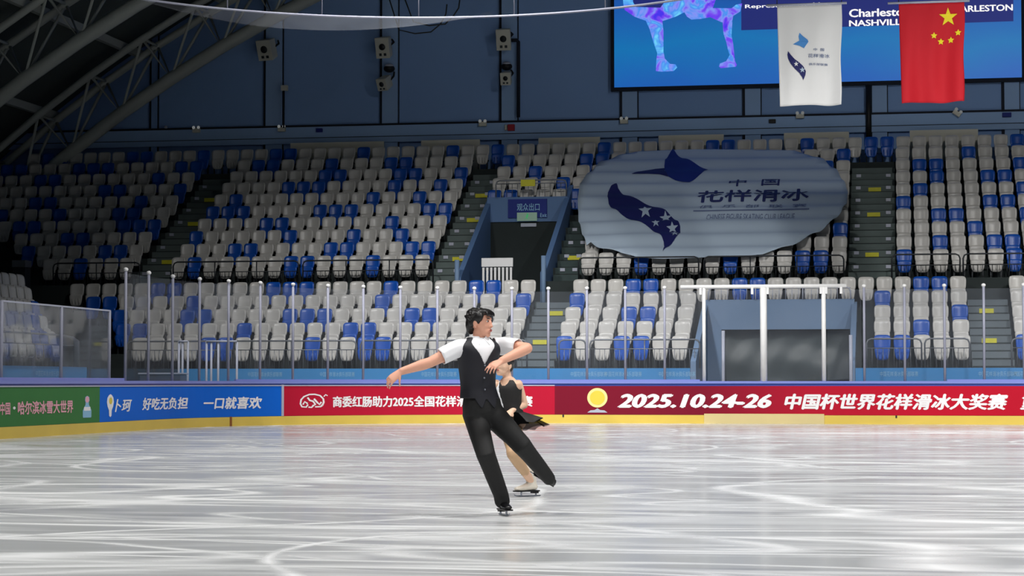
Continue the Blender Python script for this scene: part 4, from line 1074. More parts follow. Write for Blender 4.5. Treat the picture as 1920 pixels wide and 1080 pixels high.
for j in range(8):
    for i in range(N): nf.append((j * (N + 1) + i, j * (N + 1) + i + 1, (j + 1) * (N + 1) + i + 1, (j + 1) * (N + 1) + i))
MB().add(nv_, nf).build('net', M['net'], root, True)
rebase(root, (cx, cy, HZ))
for k, (p0, p1, p2) in enumerate((((838, 8), (826, 45), (808, 60)), ((862, 0), (850, 30), (835, 45)))):
    mb = MB(); mb.tube([at_depth(*p0, 62), at_depth((p0[0] + p1[0]) / 2 + 4, (p0[1] + p1[1]) / 2, 62), at_depth(*p1, 62), at_depth(*p2, 62), at_depth(p2[0] - 30, p2[1] + 3, 62), at_depth(p2[0] - 60, p2[1] - 4, 62), at_depth(p2[0] - 90, -40, 62)], 0.02, 6)
    one('slack_cable', mb, M['black'], ['dark slack cable looping before the end wall, the lower loop', 'dark slack cable looping before the end wall, the upper loop'][k], 'cable', smooth=True)

# ------------------------------------------------------------------ loudspeakers, lamps and boxes on the end wall
def speaker(px, py, w, h, tiltx, yaw, label, Y=68.7):
    c = on_y(px, py, Y); s = 70.0 / F_PX; W2, H2 = w * s / 2, h * s / 2
    root = empty('wall_loudspeaker', label=label, cat='loudspeaker', group='loudspeakers on the end wall')
    q = MB(); q.hexa([(-W2, -0.25, -H2), (W2, -0.25, -H2), (W2 * 0.7, 0.25, -H2 * 0.9), (-W2 * 0.7, 0.25, -H2 * 0.9), (-W2, -0.25, H2), (W2, -0.25, H2), (W2 * 0.7, 0.25, H2 * 0.9), (-W2 * 0.7, 0.25, H2 * 0.9)])
    q.build('case', M['speaker'], root, bevel=0.02)
    q = MB(); q.tube([(0, -0.255, H2 * 0.1), (0, -0.235, H2 * 0.1)], W2 * 0.45, 16); q.build('driver', M['dark_metal'], root, True)
    q = MB(); q.box(-W2 * 0.5, -W2 * 0.15, -0.26, -0.24, -H2 * 0.75, -H2 * 0.5); q.box(W2 * 0.15, W2 * 0.5, -0.26, -0.24, -H2 * 0.75, -H2 * 0.5); q.build('port', M['dark_metal'], root)
    q = MB(); q.tube([(W2 * 0.5, 0.1, 0), (W2 * 0.9, 0.35, 0.1), (W2 * 0.3, 0.62, 0.15)], 0.035, 6); q.build('bracket', M['black'], root, True)
    root.location = c; root.rotation_euler = (tiltx, 0, yaw)
for a_ in ((502, 92, 32, 40, 0.35, -0.25, 'grey wall loudspeaker, single one on the leftmost pilaster'), (721, 88, 28, 40, 0.3, -0.1, 'large grey wall loudspeaker above the middle pilaster lamp'),
           (722, 155, 22, 24, 0.45, -0.3, 'small grey wall loudspeaker under the middle pilaster lamp'), (946, 73, 28, 40, 0.3, 0.0, 'large grey wall loudspeaker nearest the blue screen'),
           (950, 146, 20, 24, 0.3, 0.0, 'small grey wall loudspeaker nearest the blue screen')): speaker(*a_)
for px_, py_, lb in ((730, 126, 'round dome lamp between the loudspeakers of the middle pilaster'), (950, 122, 'round dome lamp between the loudspeakers nearest the screen')):
    c = on_y(px_, py_, 69.12); root = empty('dome_lamp', label=lb, cat='lamp', group='dome lamps on the end wall')
    q = MB(); q.ball((0, 0, -0.05), 0.19, 0.19, 0.13, 14, 8); q.build('dome', M['black'], root, True)
    q = MB(); q.ball((0, -0.02, 0.04), 0.15, 0.16, 0.07, 14, 8); q.build('cap', M['light_metal'], root, True)
    q = MB(); q.tube([(0, 0, 0), (0, 0.3, 0.05)], 0.03, 6); q.build('arm', M['black'], root, True); root.location = c
for px_, py_, rz_, lb in ((368, 243, 0, 'small grey emergency lamp on the girder, leftmost'), (528, 241, 0, 'small grey emergency lamp on the girder below the single loudspeaker'),
                          (905, 231, 0, 'small pale emergency lamp on the girder beside the red box'), (1170, 226, 0, 'small pale emergency lamp on the girder below the screen corner'),
                          (1500, 216, 0, 'small pale emergency lamp on the girder under the white flag'), (1795, 211, 0.6, 'tilted pale emergency lamp on the girder under the red flag')):
    c = on_y(px_, py_, 69.1); root = empty('emergency_lamp', label=lb, cat='lamp', group='emergency lamps on the girder')
    q = MB(); q.box(-0.13, 0.13, -0.04, 0.08, -0.10, 0.04); q.build('case', M['speaker'], root, bevel=0.01)
    for xx in (-0.085, 0.085): q = MB(); q.ball((xx, -0.03, 0.07), 0.055, 0.05, 0.055, 10, 6); q.build('bulb', M['lamp_glow'], root, True)
    root.location = c; root.rotation_euler = (0, rz_, 0)
def wallbox(px_, py_, w, h, m, nm, lb, cat, Y=69.15):
    c = on_y(px_, py_, Y); s = 70 / F_PX; mb = MB(); mb.box(c.x - w * s / 2, c.x + w * s / 2, Y, Y + 0.12, c.z - h * s / 2, c.z + h * s / 2); one(nm, mb, m, lb, cat, bevel=0.01)
wallbox(958, 239, 13, 12, M['red_box'], 'alarm_box', 'small red alarm box on the girder left of centre', 'box')
wallbox(948, 239, 4, 10, M['speaker'], 'switch_plate', 'tiny pale plate beside the red alarm box', 'plate')
wallbox(598, 244, 12, 7, M['deep_blue_print'], 'blue_box', 'small dark blue box on the girder over the middle block', 'box')
wallbox(1888, 215, 16, 8, M['deep_blue_print'], 'blue_box', 'small dark blue box on the girder right of the red flag', 'box')
wallbox(310, 238, 4, 5, M['light_metal'], 'switch_plate', 'tiny pale plate on the girder far left', 'plate')
wallbox(1448, 227, 12, 7, M['black'], 'camera_box', 'tiny black box on the girder left of the white flag', 'box')
root = empty('wall_mast', label='thin dark mast with a small pale head on the end wall', cat='mast'); a = on_y(532, 240, 69.0); b = on_y(533, 167, 69.0)
q = MB(); q.tube([a, (a.x, a.y, b.z)], 0.03, 6); q.build('rod', M['joint'], root, True); q = MB(); q.box(a.x - 0.08, a.x + 0.14, 68.9, 69.05, b.z - 0.06, b.z + 0.12); q.build('head', M['speaker'], root, bevel=0.01)
rebase(root, a)
root = empty('cable_duct', label='thick dark cable duct right of the loudspeakers nearest the screen', cat='duct'); a = on_y(972, 220, 69.1); b = on_y(972, 78, 69.1)
q = MB(); q.tube([(a.x, 69.1, a.z), (a.x, 69.1, b.z), (a.x - 0.05, 69.1, b.z + 0.05), (a.x - 0.3, 69.1, b.z + 0.05)], 0.06, 8); q.build('pipe', M['joint'], root, True)
rebase(root, a)
a = on_y(1629, 250, 69.1); b = on_y(1629, 160, 69.1); mb = MB(); mb.tube([(a.x, 69.1, a.z - 0.3), (a.x, 69.1, b.z)], 0.09, 8)
one('downpipe', mb, M['black'], 'black pipe running down the wall between the two flags', 'pipe', smooth=True)

# ------------------------------------------------------------------ skaters
def rings_mb(path, n=20, cap=True):
    """loft: list of (centre, half-width a, half-depth b, width direction); smooth tapered tube with elliptic sections"""
    mb = MB(); P = [Vector(p[0]) for p in path]; N = len(P); V = []
    secs = []
    for i in range(N):
        t = (P[min(i + 1, N - 1)] - P[max(i - 1, 0)]).normalized()
        side = Vector(path[i][3]) if len(path[i]) > 3 and path[i][3] is not None else Vector((1, 0, 0))
        side = side - t * side.dot(t)
        if side.length < 0.2: side = Vector((0, 1, 0)) - t * t.y
        side.normalize(); fw = t.cross(side)
        secs.append((P[i], side, fw, path[i][1], path[i][2], t))
    if cap:
        p, s, f, a, b, t = secs[0]; r = min(a, b); secs = [(p - t * r * 0.75, s, f, a * 0.35, b * 0.35, t), (p - t * r * 0.45, s, f, a * 0.78, b * 0.78, t)] + secs
        p, s, f, a, b, t = secs[-1]; r = min(a, b); secs = secs + [(p + t * r * 0.45, s, f, a * 0.78, b * 0.78, t), (p + t * r * 0.75, s, f, a * 0.35, b * 0.35, t)]
    for p, s, f, a, b, t in secs:
        for k in range(n):
            q = 2 * math.pi * k / n; V.append(p + s * (a * math.cos(q)) + f * (b * math.sin(q)))
    m = len(secs); F = [(i * n + k, i * n + (k + 1) % n, (i + 1) * n + (k + 1) % n, (i + 1) * n + k) for i in range(m - 1) for k in range(n)]
    F += [tuple(range(n - 1, -1, -1)), tuple((m - 1) * n + k for k in range(n))]
    return mb.add(V, F)
def egg(c, r, rot=None, n=24, m=16):
    mb = MB().ball((0, 0, 0), *r, n=n, m=m)
    R_ = rot or Matrix.Identity(3); c = Vector(c); mb.v = [tuple(c + R_ @ Vector(v)) for v in mb.v]; return mb
def fuse(name, mbs, m, parent, voxel, smooth=4, warp=None):
    """one continuous skin around several overlapping shapes"""
    al = MB()
    for b in mbs: al.add(b.v, b.f)
    me = al.mesh(name + '_src'); o = bpy.data.objects.new(name + '_src', me); COL.objects.link(o)
    r = o.modifiers.new('r', 'REMESH'); r.mode = 'VOXEL'; r.voxel_size = voxel; r.use_smooth_shade = True
    if smooth:
        s = o.modifiers.new('s', 'SMOOTH'); s.factor = 0.5; s.iterations = smooth
    dg = bpy.context.evaluated_depsgraph_get(); dg.update()
    out = bpy.data.meshes.new_from_object(o.evaluated_get(dg)); bpy.data.objects.remove(o); bpy.data.meshes.remove(me)
    if warp:
        for v in out.vertices: v.co = warp(v.co)
    return link(name, out, m, parent, True)
AX_R = Vector(RR); AX_D = Vector((-math.sin(YAW), math.cos(YAW), 0)); AX_U = Vector((0, 0, 1))
def basis(ang):
    """frame of a body part turned by ang from facing the camera towards picture right: (forward, its right-of-picture side)"""
    f = -AX_D * math.cos(ang) + AX_R * math.sin(ang); s = AX_R * math.cos(ang) + AX_D * math.sin(ang); return f, s
def finger(p0, d, up, L, r, curl):
    pts = [Vector(p0)]; d = Vector(d).normalized(); up = Vector(up).normalized(); ax = d.cross(up).normalized(); 
    for k, seg in enumerate((0.45, 0.32, 0.23)):
        d = Matrix.Rotation(curl * (0.6 + 0.35 * k), 3, ax) @ d
        pts.append(pts[-1] + d * L * seg)
    return rings_mb([(p, r * (1 - 0.1 * i), r * (1 - 0.1 * i), None) for i, p in enumerate(pts)], n=10)
def hand(wrist, d, palm, size=1.0, curl=0.35, thumb=1):
    """five separate fingers; d points along the hand, palm is the palm's normal"""
    d = Vector(d).normalized(); palm = Vector(palm); palm = (palm - d * palm.dot(d)).normalized(); w = d.cross(palm).normalized() * thumb
    s = size; W0 = Vector(wrist); out = []
    out.append(rings_mb([(W0 - d * 0.015 * s, 0.025 * s, 0.019 * s, w), (W0 + d * 0.03 * s, 0.034 * s, 0.017 * s, w), (W0 + d * 0.075 * s, 0.040 * s, 0.014 * s, w), (W0 + d * 0.092 * s, 0.038 * s, 0.012 * s, w)], n=16))
    for k, L in enumerate((0.072, 0.080, 0.075, 0.060)):
        off = (0.030 - 0.020 * k) * s
        out.append(finger(W0 + d * (0.088 - 0.004 * abs(k - 1.2)) * s + w * off, d + w * (0.10 - 0.07 * k), palm, L * s, 0.0083 * s, curl + 0.08 * k))
    out.append(finger(W0 + d * 0.025 * s + w * 0.028 * s, d * 0.75 + w * 0.75 + palm * 0.25, palm, 0.075 * s, 0.0098 * s, 0.18))
    return out

def head_parts(root, c, ang, tilt, s, skin, nod=0.0):
    """c: centre between the ears; returns shapes for the skin and adds eyes, brows, lips as parts. Local axes: x side, y forward, z up"""
    f, sd = basis(ang); up = (AX_U + sd * tilt + f * nod).normalized(); f = (f - up * f.dot(up)).normalized(); sd = f.cross(up)
    R_ = Matrix((sd, f, up)).transposed(); C_ = Vector(c)
    def T(x, y, z): return C_ + R_ @ (Vector((x, y, z)) * s)
    def E(p, r, tz=0.0, tx=0.0): return egg(T(*p), [q * s for q in r], R_ @ Matrix.Rotation(tx, 3, 'X') @ Matrix.Rotation(tz, 3, 'Z'), 24, 16)
    L = [E((0, -0.012, 0.035), (0.073, 0.092, 0.082)),          # cranium
         E((0, 0.028, 0.0), (0.062, 0.062, 0.078)),             # face mass
         E((0, 0.034, -0.052), (0.050, 0.050, 0.046)),          # jaw
         E((0, 0.066, -0.083), (0.021, 0.018, 0.016)),          # chin
         E((0.036, 0.055, -0.012), (0.022, 0.020, 0.020)), E((-0.036, 0.055, -0.012), (0.022, 0.020, 0.020)),   # cheeks
         E((0, 0.077, 0.042), (0.045, 0.013, 0.012)),           # brow ridge
         E((0, 0.093, -0.018), (0.013, 0.016, 0.012)), E((0, 0.088, 0.004), (0.0085, 0.014, 0.028), tx=0.25),   # nose tip, bridge
         E((0.010, 0.084, -0.022), (0.008, 0.010, 0.008)), E((-0.010, 0.084, -0.022), (0.008, 0.010, 0.008)),
         E((0, 0.083, -0.048), (0.020, 0.010, 0.010))]          # mouth mound
    for q in (1, -1):
        L += [E((0.071 * q, -0.005, 0.004), (0.009, 0.018, 0.030), 0.3 * q), E((0.073 * q, 0.0, -0.022), (0.007, 0.010, 0.011))]
    for q in (1, -1):
        b = E((0.030 * q, 0.079, 0.019), (0.0130, 0.006, 0.0062)); b.build('eye', M['eye_white'], root, True)
        b = E((0.030 * q, 0.0845, 0.019), (0.0075, 0.0022, 0.0070)); b.build('iris', M['hair'], root, True)
        b = E((0.031 * q, 0.0865, 0.040), (0.020, 0.005, 0.0042), 0.2 * -q); b.build('eyebrow', M['hair'], root, True)
    b = E((0, 0.0925, -0.045), (0.019, 0.005, 0.0045)); b2 = E((0, 0.0915, -0.054), (0.015, 0.006, 0.005)); b.add(b2.v, b2.f); b.build('lips', M['lip'], root, True)
    return L, T, E, R_

def skate(root, ankle, toe_dir, up, s, m, shin=None):
    """boot with sole, heel and steel blade; returns lowest point"""
    d = Vector(toe_dir).normalized(); u = Vector(up); u = (u - d * u.dot(d)).normalized(); w = d.cross(u); A_ = Vector(ankle)
    P = lambda x, z: A_ + d * x * s + u * z * s
    sh = Vector(shin if shin is not None else u).normalized()
    b = [rings_mb([(A_ + sh * 0.15 * s, 0.052 * s, 0.060 * s, w), (A_ + sh * 0.06 * s, 0.044 * s, 0.052 * s, w), (P(0.005, 0.0), 0.040 * s, 0.052 * s, w), (P(0.0, -0.045), 0.037 * s, 0.050 * s, w)], 18),
         rings_mb([(P(-0.035, -0.05), 0.034 * s, 0.032 * s, w), (P(0.03, -0.045), 0.038 * s, 0.040 * s, w), (P(0.10, -0.06), 0.044 * s, 0.028 * s, w), (P(0.165, -0.067), 0.036 * s, 0.018 * s, w)], 18)]
    boot = fuse('skate_boot', b, m, root, 0.008, 3)
    q = MB()
    q.add(*[[P(x, z) + w * y * s for x, z, y in ((-0.07, -0.082, -0.03), (0.18, -0.082, -0.036), (0.18, -0.082, 0.036), (-0.07, -0.082, 0.03), (-0.07, -0.094, -0.03), (0.18, -0.094, -0.036), (0.18, -0.094, 0.036), (-0.07, -0.094, 0.03))],
            [(3, 2, 1, 0), (4, 5, 6, 7), (0, 1, 5, 4), (1, 2, 6, 5), (2, 3, 7, 6), (3, 0, 4, 7)]])
    q.bar(P(-0.06, -0.10), P(0.0, -0.10), 0.05 * s, 0.02 * s); q.build('sole', M['boot_black'], root)
    q = MB(); q.bar(P(-0.045, -0.10), P(-0.045, -0.132), 0.012 * s, 0.03 * s); q.bar(P(0.11, -0.092), P(0.11, -0.132), 0.012 * s, 0.04 * s)
    pts = [(-0.10, -0.130), (-0.085, -0.139), (0.04, -0.142), (0.15, -0.139), (0.185, -0.128), (0.19, -0.112), (0.17, -0.122), (0.10, -0.126), (-0.09, -0.126)]
    q.prism(pts, lambda a, b_, d_: P(a, b_) + w * d_ * s, -0.003, 0.003); q.build('blade', M['steel'], root)
    return P(0.04, -0.142)
def torso_grid(secs, n=72, m=60):
    """secs: list of (centre, a, b, side, forward); returns sampler g(v, theta)->point and normal-ish, smooth in v"""
    K = len(secs)
    def sec(v):
        x = v * (K - 1); i = min(int(x), K - 2); t = x - i
        def cr(f):
            p0, p1, p2, p3 = f(max(i - 1, 0)), f(i), f(i + 1), f(min(i + 2, K - 1))
            return 0.5 * ((2 * p1) + (-p0 + p2) * t + (2 * p0 - 5 * p1 + 4 * p2 - p3) * t * t + (-p0 + 3 * p1 - 3 * p2 + p3) * t ** 3)
        c = Vector([cr(lambda k: secs[k][0][q]) for q in range(3)]); a = cr(lambda k: secs[k][1]); b = cr(lambda k: secs[k][2])
        sd = Vector([cr(lambda k: secs[k][3][q]) for q in range(3)]).normalized(); fw = Vector([cr(lambda k: secs[k][4][q]) for q in range(3)]).normalized()
        return c, a, b, sd, fw
    def g(v, th, grow=0.0):
        c, a, b, sd, fw = sec(v); e = 0.85
        co, si = math.cos(th), math.sin(th)
        return c + fw * ((b + grow) * math.copysign(abs(co) ** e, co)) + sd * ((a + grow) * math.copysign(abs(si) ** e, si))
    return g, n, m
def grid_cloth(name, g, n, m, keep, grow, mt, root, thick=0.006):
    V = []; F = []
    for j in range(m + 1):
        for i in range(n): V.append(g(j / m, 2 * math.pi * i / n, grow))
    for j in range(m):
        for i in range(n):
            th = 2 * math.pi * (i + 0.5) / n; th = th - 2 * math.pi if th > math.pi else th
            if keep((j + 0.5) / m, th): F.append((j * n + i, j * n + (i + 1) % n, (j + 1) * n + (i + 1) % n, (j + 1) * n + i))
    q = MB().add(V, F); me = q.mesh(name); bm = bmesh.new(); bm.from_mesh(me)
    bmesh.ops.delete(bm, geom=[v for v in bm.verts if not v.link_faces], context='VERTS'); bm.to_mesh(me); bm.free()
    o = link(name, me, mt, root, True); s = o.modifiers.new('thickness', 'SOLIDIFY'); s.thickness = thick; s.offset = 1; return o

# ---- the man ------------------------------------------------------
ZM = 16.13
Pm = lambda px, py, d=0.0: at_depth(px, py, ZM + d)
mpx = ZM / F_PX
man = empty('person', label='skater in white shirt, dark vest and black trousers, arm stretched out to the side', cat='person')
bf, bs = basis(math.radians(24))          # chest direction
head_c = Pm(900.5, 611.5, 0.0)
L_, T_, E_, R_ = head_parts(man, head_c, math.radians(62), 0.02, 1.0, M['skin_m'], -0.02)
neck = rings_mb([(Pm(897, 652, 0.01), 0.056, 0.058, bs), (Pm(898, 640, 0.0), 0.050, 0.053, bs), (Pm(900, 625, 0.0), 0.050, 0.055, bs), (Pm(902, 612, 0.0), 0.045, 0.05, bs)])
sec = [  # (centre, half width, half depth)
    (Pm(903, 768, 0.0), 0.148, 0.112), (Pm(899, 748, 0.0), 0.134, 0.106), (Pm(896.5, 728, 0), 0.119, 0.098), (Pm(895.5, 708, 0), 0.122, 0.102),
    (Pm(896, 688, 0), 0.136, 0.110), (Pm(897, 668, 0), 0.150, 0.112), (Pm(898, 655, 0), 0.160, 0.098), (Pm(898, 646, 0.0), 0.130, 0.076), (Pm(898, 639, 0.0), 0.078, 0.060), (Pm(898, 634, 0.0), 0.062, 0.057)]
secs = [(c, a * 0.92, b, bs, bf) for c, a, b in sec]
torso = rings_mb([(c, a * 0.92, b * 0.94, bs) for c, a, b in sec[:8]], 28)
shL, elL, wrL = Pm(862, 655, -0.06), Pm(806, 683, -0.13), Pm(752, 700, -0.16)
shR, elR, wrR = Pm(938, 652, 0.06), Pm(990, 656, -0.10), Pm(940, 680, -0.25)
arms = []
for a, b, c, up in ((shL, elL, wrL, AX_D), (shR, elR, wrR, AX_D)):
    arms += [rings_mb([(a, 0.054, 0.056, up), (a.lerp(b, 0.35), 0.047, 0.050, up), (a.lerp(b, 0.75), 0.041, 0.043, up), (b, 0.038, 0.040, up)], 18),
             rings_mb([(b, 0.040, 0.040, up), (b.lerp(c, 0.25), 0.042, 0.042, up), (b.lerp(c, 0.65), 0.032, 0.034, up), (c, 0.023, 0.028, up)], 18)]
hd = (wrL - elL).normalized()
handL = hand(wrL + hd * 0.005, hd + Vector((0, 0, -0.55)) - AX_R * 0.1, AX_U * -0.5 + AX_D * 0.6, 1.0, 0.35, 1)
hd2 = (wrR - elR).normalized()
handR = hand(wrR, hd2 + Vector((0, 0, -0.12)), -AX_U * 0.8 + AX_D * 0.5, 0.94, 0.28, -1)
hipL, knL, anL = Pm(889, 776, 0.0), Pm(911, 856, -0.20), Pm(942, 938, 0.0)
hipR, knR, anR = Pm(920, 776, 0.02), Pm(978, 838, -0.06), Pm(1023, 893, 0.24)
legs = []
for a, b, c in ((hipL, knL, anL), (hipR, knR, anR)):
    legs += [rings_mb([(a, 0.085, 0.09, bs), (a.lerp(b, 0.5), 0.07, 0.072, bs), (b, 0.055, 0.058, bs)], 16), rings_mb([(b, 0.054, 0.056, bs), (b.lerp(c, 0.35), 0.052, 0.056, bs), (c, 0.036, 0.04, bs)], 16)]
body = fuse('body', L_ + [neck, torso] + arms + handL + handR + legs, M['skin_m'], man, 0.0052, 3)
# hair: cap, fringe and clumps
hb = [E_((0, -0.022, 0.044), (0.082, 0.094, 0.080)), E_((0, -0.068, 0.0), (0.070, 0.048, 0.070)), E_((0, 0.032, 0.090), (0.066, 0.062, 0.030)),
      E_((0.0, -0.080, -0.035), (0.052, 0.030, 0.040)), E_((0, 0.072, 0.090), (0.052, 0.024, 0.018), tx=-0.5)]
for q in (1, -1): hb += [E_((0.066 * q, 0.015, 0.052), (0.018, 0.045, 0.036)), E_((0.066 * q, -0.035, 0.025), (0.018, 0.032, 0.045)), E_((0.069 * q, 0.022, 0.020), (0.008, 0.010, 0.024))]
rh = random.Random(3)
for k in range(70):
    a = rh.uniform(0, 2 * math.pi); e = rh.uniform(0.05, 1.3); x = math.sin(a) * math.cos(e); y = math.cos(a) * math.cos(e); z = math.sin(e)
    if y > 0.55 and z < 0.55: continue
    hb.append(E_((x * 0.080, -0.020 + y * 0.094, 0.040 + z * 0.078), (0.014, 0.026, 0.012), a, -0.6))
for x in (-0.045, -0.025, -0.005, 0.015, 0.035, 0.05): hb.append(E_((x, 0.088, 0.078 + 0.004 * math.sin(x * 200)), (0.013, 0.010, 0.022), 0, 0.35))
fuse('hair', hb, M['hair'], man, 0.0055, 1)
# shirt
g, n, m = torso_grid(secs)
def sh_keep(v, th):
    return 0.26 < v < 0.985 and not (v > 0.86 and abs(th) < 0.35 * (v - 0.86) / 0.13)
grid_cloth('shirt_front', g, n, m, sh_keep, 0.008, M['shirt'], man, 0.004)
slv = []
for a, b, t, w in ((shL, elL, 0.62, 1), (shR, elR, 0.66, 1)):
    o_ = (a - Pm(898, 655)).normalized()
    slv.append((rings_mb([(a - o_ * 0.05, 0.062, 0.066, AX_D), (a, 0.066, 0.070, AX_D), (a.lerp(b, 0.3), 0.066, 0.067, AX_D), (a.lerp(b, t), 0.070, 0.064, AX_D)], 22, cap=False)))
for q, (a, b) in zip(slv, ((shL, elL), (shR, elR))):
    q.f = [f for f in q.f if len(f) == 4]
    for i, v in enumerate(q.v):
        if i >= 44: q.v[i] = tuple(Vector(v) + AX_U * 0.004 * math.sin(i * 1.7) + AX_D * 0.004 * math.cos(i * 2.3))
    o = q.build('sleeve', M['shirt'], man, True); s_ = o.modifiers.new('sub', 'SUBSURF'); s_.levels = 2; s_.render_levels = 2
    s_ = o.modifiers.new('thickness', 'SOLIDIFY'); s_.thickness = 0.004
for sg in (-1, 1):      # collar wings
    c0 = Pm(898, 640) + bf * 0.060; q = MB()
    a1 = Pm(898, 634) + bs * 0.060 * sg + bf * 0.015; a2 = Pm(899, 640) + bf * 0.066 + bs * 0.006 * sg; a3 = Pm(899, 651) + bf * 0.096 + bs * 0.038 * sg; a4 = Pm(898, 643) + bs * 0.085 * sg + bf * 0.03
    q.add([a1, a2, a3, a4], [(0, 1, 2, 3)]); o = q.build('collar', M['shirt'], man); s_ = o.modifiers.new('thickness', 'SOLIDIFY'); s_.thickness = 0.008
q = rings_mb([(Pm(898, 645), 0.064, 0.062, bs), (Pm(898, 636), 0.058, 0.058, bs)], 24, cap=False); q.f = [f for f in q.f if len(f) == 4]
o = q.build('collar_band', M['shirt'], man, True); s_ = o.modifiers.new('thickness', 'SOLIDIFY'); s_.thickness = 0.006
# vest with V neck, arm holes and pointed hem
def v_keep(v, th):
    a = abs(th)
    if v > 0.93: return False
    if v > 0.46 and a < (v - 0.45) * 2.1: return False           # neck V
    if 0.60 < v < 0.79 and 1.15 < a < 2.0: return False
    if v >= 0.79 and a > 0.5 and abs(a - 1.57) < 0.2 * (0.85 - v) / 0.06: return False
    hem = 0.10 - 0.10 * max(0, 1 - abs(a - 0.28) / 0.3)
    return v > hem
grid_cloth('vest', g, 208, 190, v_keep, 0.017, M['vest_black'], man, 0.006)
for v in (0.44, 0.31, 0.19):
    p = g(v, 0.0, 0.026); q = MB().ball(p, 0.007, 0.007, 0.007, 10, 6); q.build('button', M['button'], man, True)
# trousers
tr = [rings_mb([(Pm(897, 728, 0), 0.114, 0.100, bs), (Pm(900, 744, 0), 0.132, 0.112, bs), (Pm(902.5, 758, 0), 0.150, 0.126, bs), (Pm(905, 776, 0), 0.156, 0.124, bs)], 26)]
tr += [rings_mb([(hipL, 0.092, 0.10, bs), (hipL.lerp(knL, 0.5), 0.083, 0.085, bs), (knL, 0.072, 0.074, bs), (knL.lerp(anL, 0.5), 0.065, 0.066, bs), (knL.lerp(anL, 0.92), 0.058, 0.062, bs), (anL + Vector((0, 0, -0.03)), 0.058, 0.064, bs)], 22),
       rings_mb([(hipR, 0.095, 0.10, bs), (hipR.lerp(knR, 0.5), 0.088, 0.088, bs), (knR, 0.076, 0.078, bs), (knR.lerp(anR, 0.5), 0.064, 0.066, bs), (knR.lerp(anR, 0.95), 0.056, 0.06, bs), (anR + (anR - knR).normalized() * 0.07, 0.05, 0.055, bs)], 22)]
fuse('trousers', tr, M['trouser'], man, 0.009, 5)
lowL = skate(man, anL + Vector((0, 0, -0.005)), -AX_D * 0.85 + AX_R * 0.30, AX_U, 0.86, M['boot_black'], (knL - anL) + AX_U * 0.3)
dR = (anR - knR).normalized()
skate(man, anR + AX_R * 0.005 - AX_U * 0.005, dR * 0.75 + AX_R * 0.45 - AX_U * 0.05, -AX_D * 1.0 + AX_R * 0.35 + AX_U * 0.25, 0.82, M['boot_black'], -dR)
dz = -lowL.z
for c in man.children: c.data.transform(Matrix.Translation((0, 0, dz)))
rebase(man, (lowL.x, lowL.y, 0))
print('man lowest', lowL, dz)

# ---- the woman ----------------------------------------------------
ZW = 18.75
Pw = lambda px, py, d=0.0: at_depth(px, py, ZW + d)
wom = empty('person', label='skater in black sleeveless dress and white boots crouching behind the tall skater, hand on hip', cat='person')
wf, ws = basis(math.radians(-28))
hc = Pw(945, 684, 0)
L_, T_, E_, R_ = head_parts(wom, hc, math.radians(-38), 0.10, 0.92, M['skin_w'], -0.10)
neck = rings_mb([(Pw(953, 713, 0.01), 0.042, 0.042, ws), (Pw(951, 704, 0.01), 0.039, 0.040, ws), (Pw(948, 692, 0.01), 0.038, 0.042, ws)])
wsec = [(Pw(964, 792, 0.02), 0.130, 0.100), (Pw(961, 780, 0.01), 0.118, 0.090), (Pw(958, 767, 0), 0.098, 0.078), (Pw(956, 754, 0), 0.096, 0.078), (Pw(954, 740, 0), 0.108, 0.088), (Pw(953, 727, 0), 0.118, 0.088), (Pw(953, 718, 0), 0.118, 0.072), (Pw(952, 712, 0), 0.085, 0.055), (Pw(953, 708, 0), 0.05, 0.045)]
wsecs = [(c, a * 0.95, b, ws, wf) for c, a, b in wsec]
torso = rings_mb([(c, a * 0.92, b * 0.94, ws) for c, a, b in wsec[:8]], 26)
s1, e1, w1 = Pw(971, 717, 0.0), Pw(984, 757, 0.03), Pw(960, 768, -0.10)
s2, e2, w2 = Pw(931, 717, -0.02), Pw(910, 742, 0.10), Pw(896, 724, 0.16)
arms = []
for a, b, c in ((s1, e1, w1), (s2, e2, w2)):
    arms += [rings_mb([(a, 0.042, 0.042, AX_D), (a.lerp(b, 0.4), 0.036, 0.037, AX_D), (b, 0.030, 0.031, AX_D)], 16), rings_mb([(b, 0.031, 0.031, AX_D), (b.lerp(c, 0.3), 0.032, 0.032, AX_D), (c, 0.020, 0.023, AX_D)], 16)]
hands = hand(w1, (w1 - e1).normalized() + Vector((0, 0, -0.35)), AX_D * 0.8 + AX_R * 0.2, 0.88, 0.3, 1) + hand(w2, (w2 - e2).normalized(), -AX_U, 0.88, 0.2, 1)
h1, k1, a1 = Pw(964, 797, 0.0), Pw(960, 848, -0.30), Pw(997, 900, 0.02)
h2, k2, a2 = Pw(952, 797, 0.05), Pw(962, 846, 0.12), Pw(990, 850, 0.50)
wl = []
for a, b, c in ((h1, k1, a1), (h2, k2, a2)):
    wl += [rings_mb([(a, 0.078, 0.082, ws), (a.lerp(b, 0.5), 0.064, 0.066, ws), (b, 0.048, 0.050, ws)], 18), rings_mb([(b, 0.048, 0.050, ws), (b.lerp(c, 0.35), 0.048, 0.050, ws), (c, 0.034, 0.036, ws)], 18)]
fuse('body', L_ + [neck, torso] + arms + hands + wl, M['skin_w'], wom, 0.0055, 3)
hb = [E_((0, -0.020, 0.046), (0.079, 0.094, 0.080)), E_((0, -0.060, 0.0), (0.062, 0.046, 0.062)), E_((0, 0.030, 0.086), (0.058, 0.050, 0.030)), E_((0.045, -0.115, 0.055), (0.042, 0.040, 0.042)), E_((0, -0.10, 0.045), (0.03, 0.03, 0.03))]
for q in (1, -1): hb.append(E_((0.064 * q, -0.010, 0.045), (0.016, 0.045, 0.040)))
fuse('hair', hb, M['hair'], wom, 0.006, 2)
g, n, m = torso_grid(wsecs)
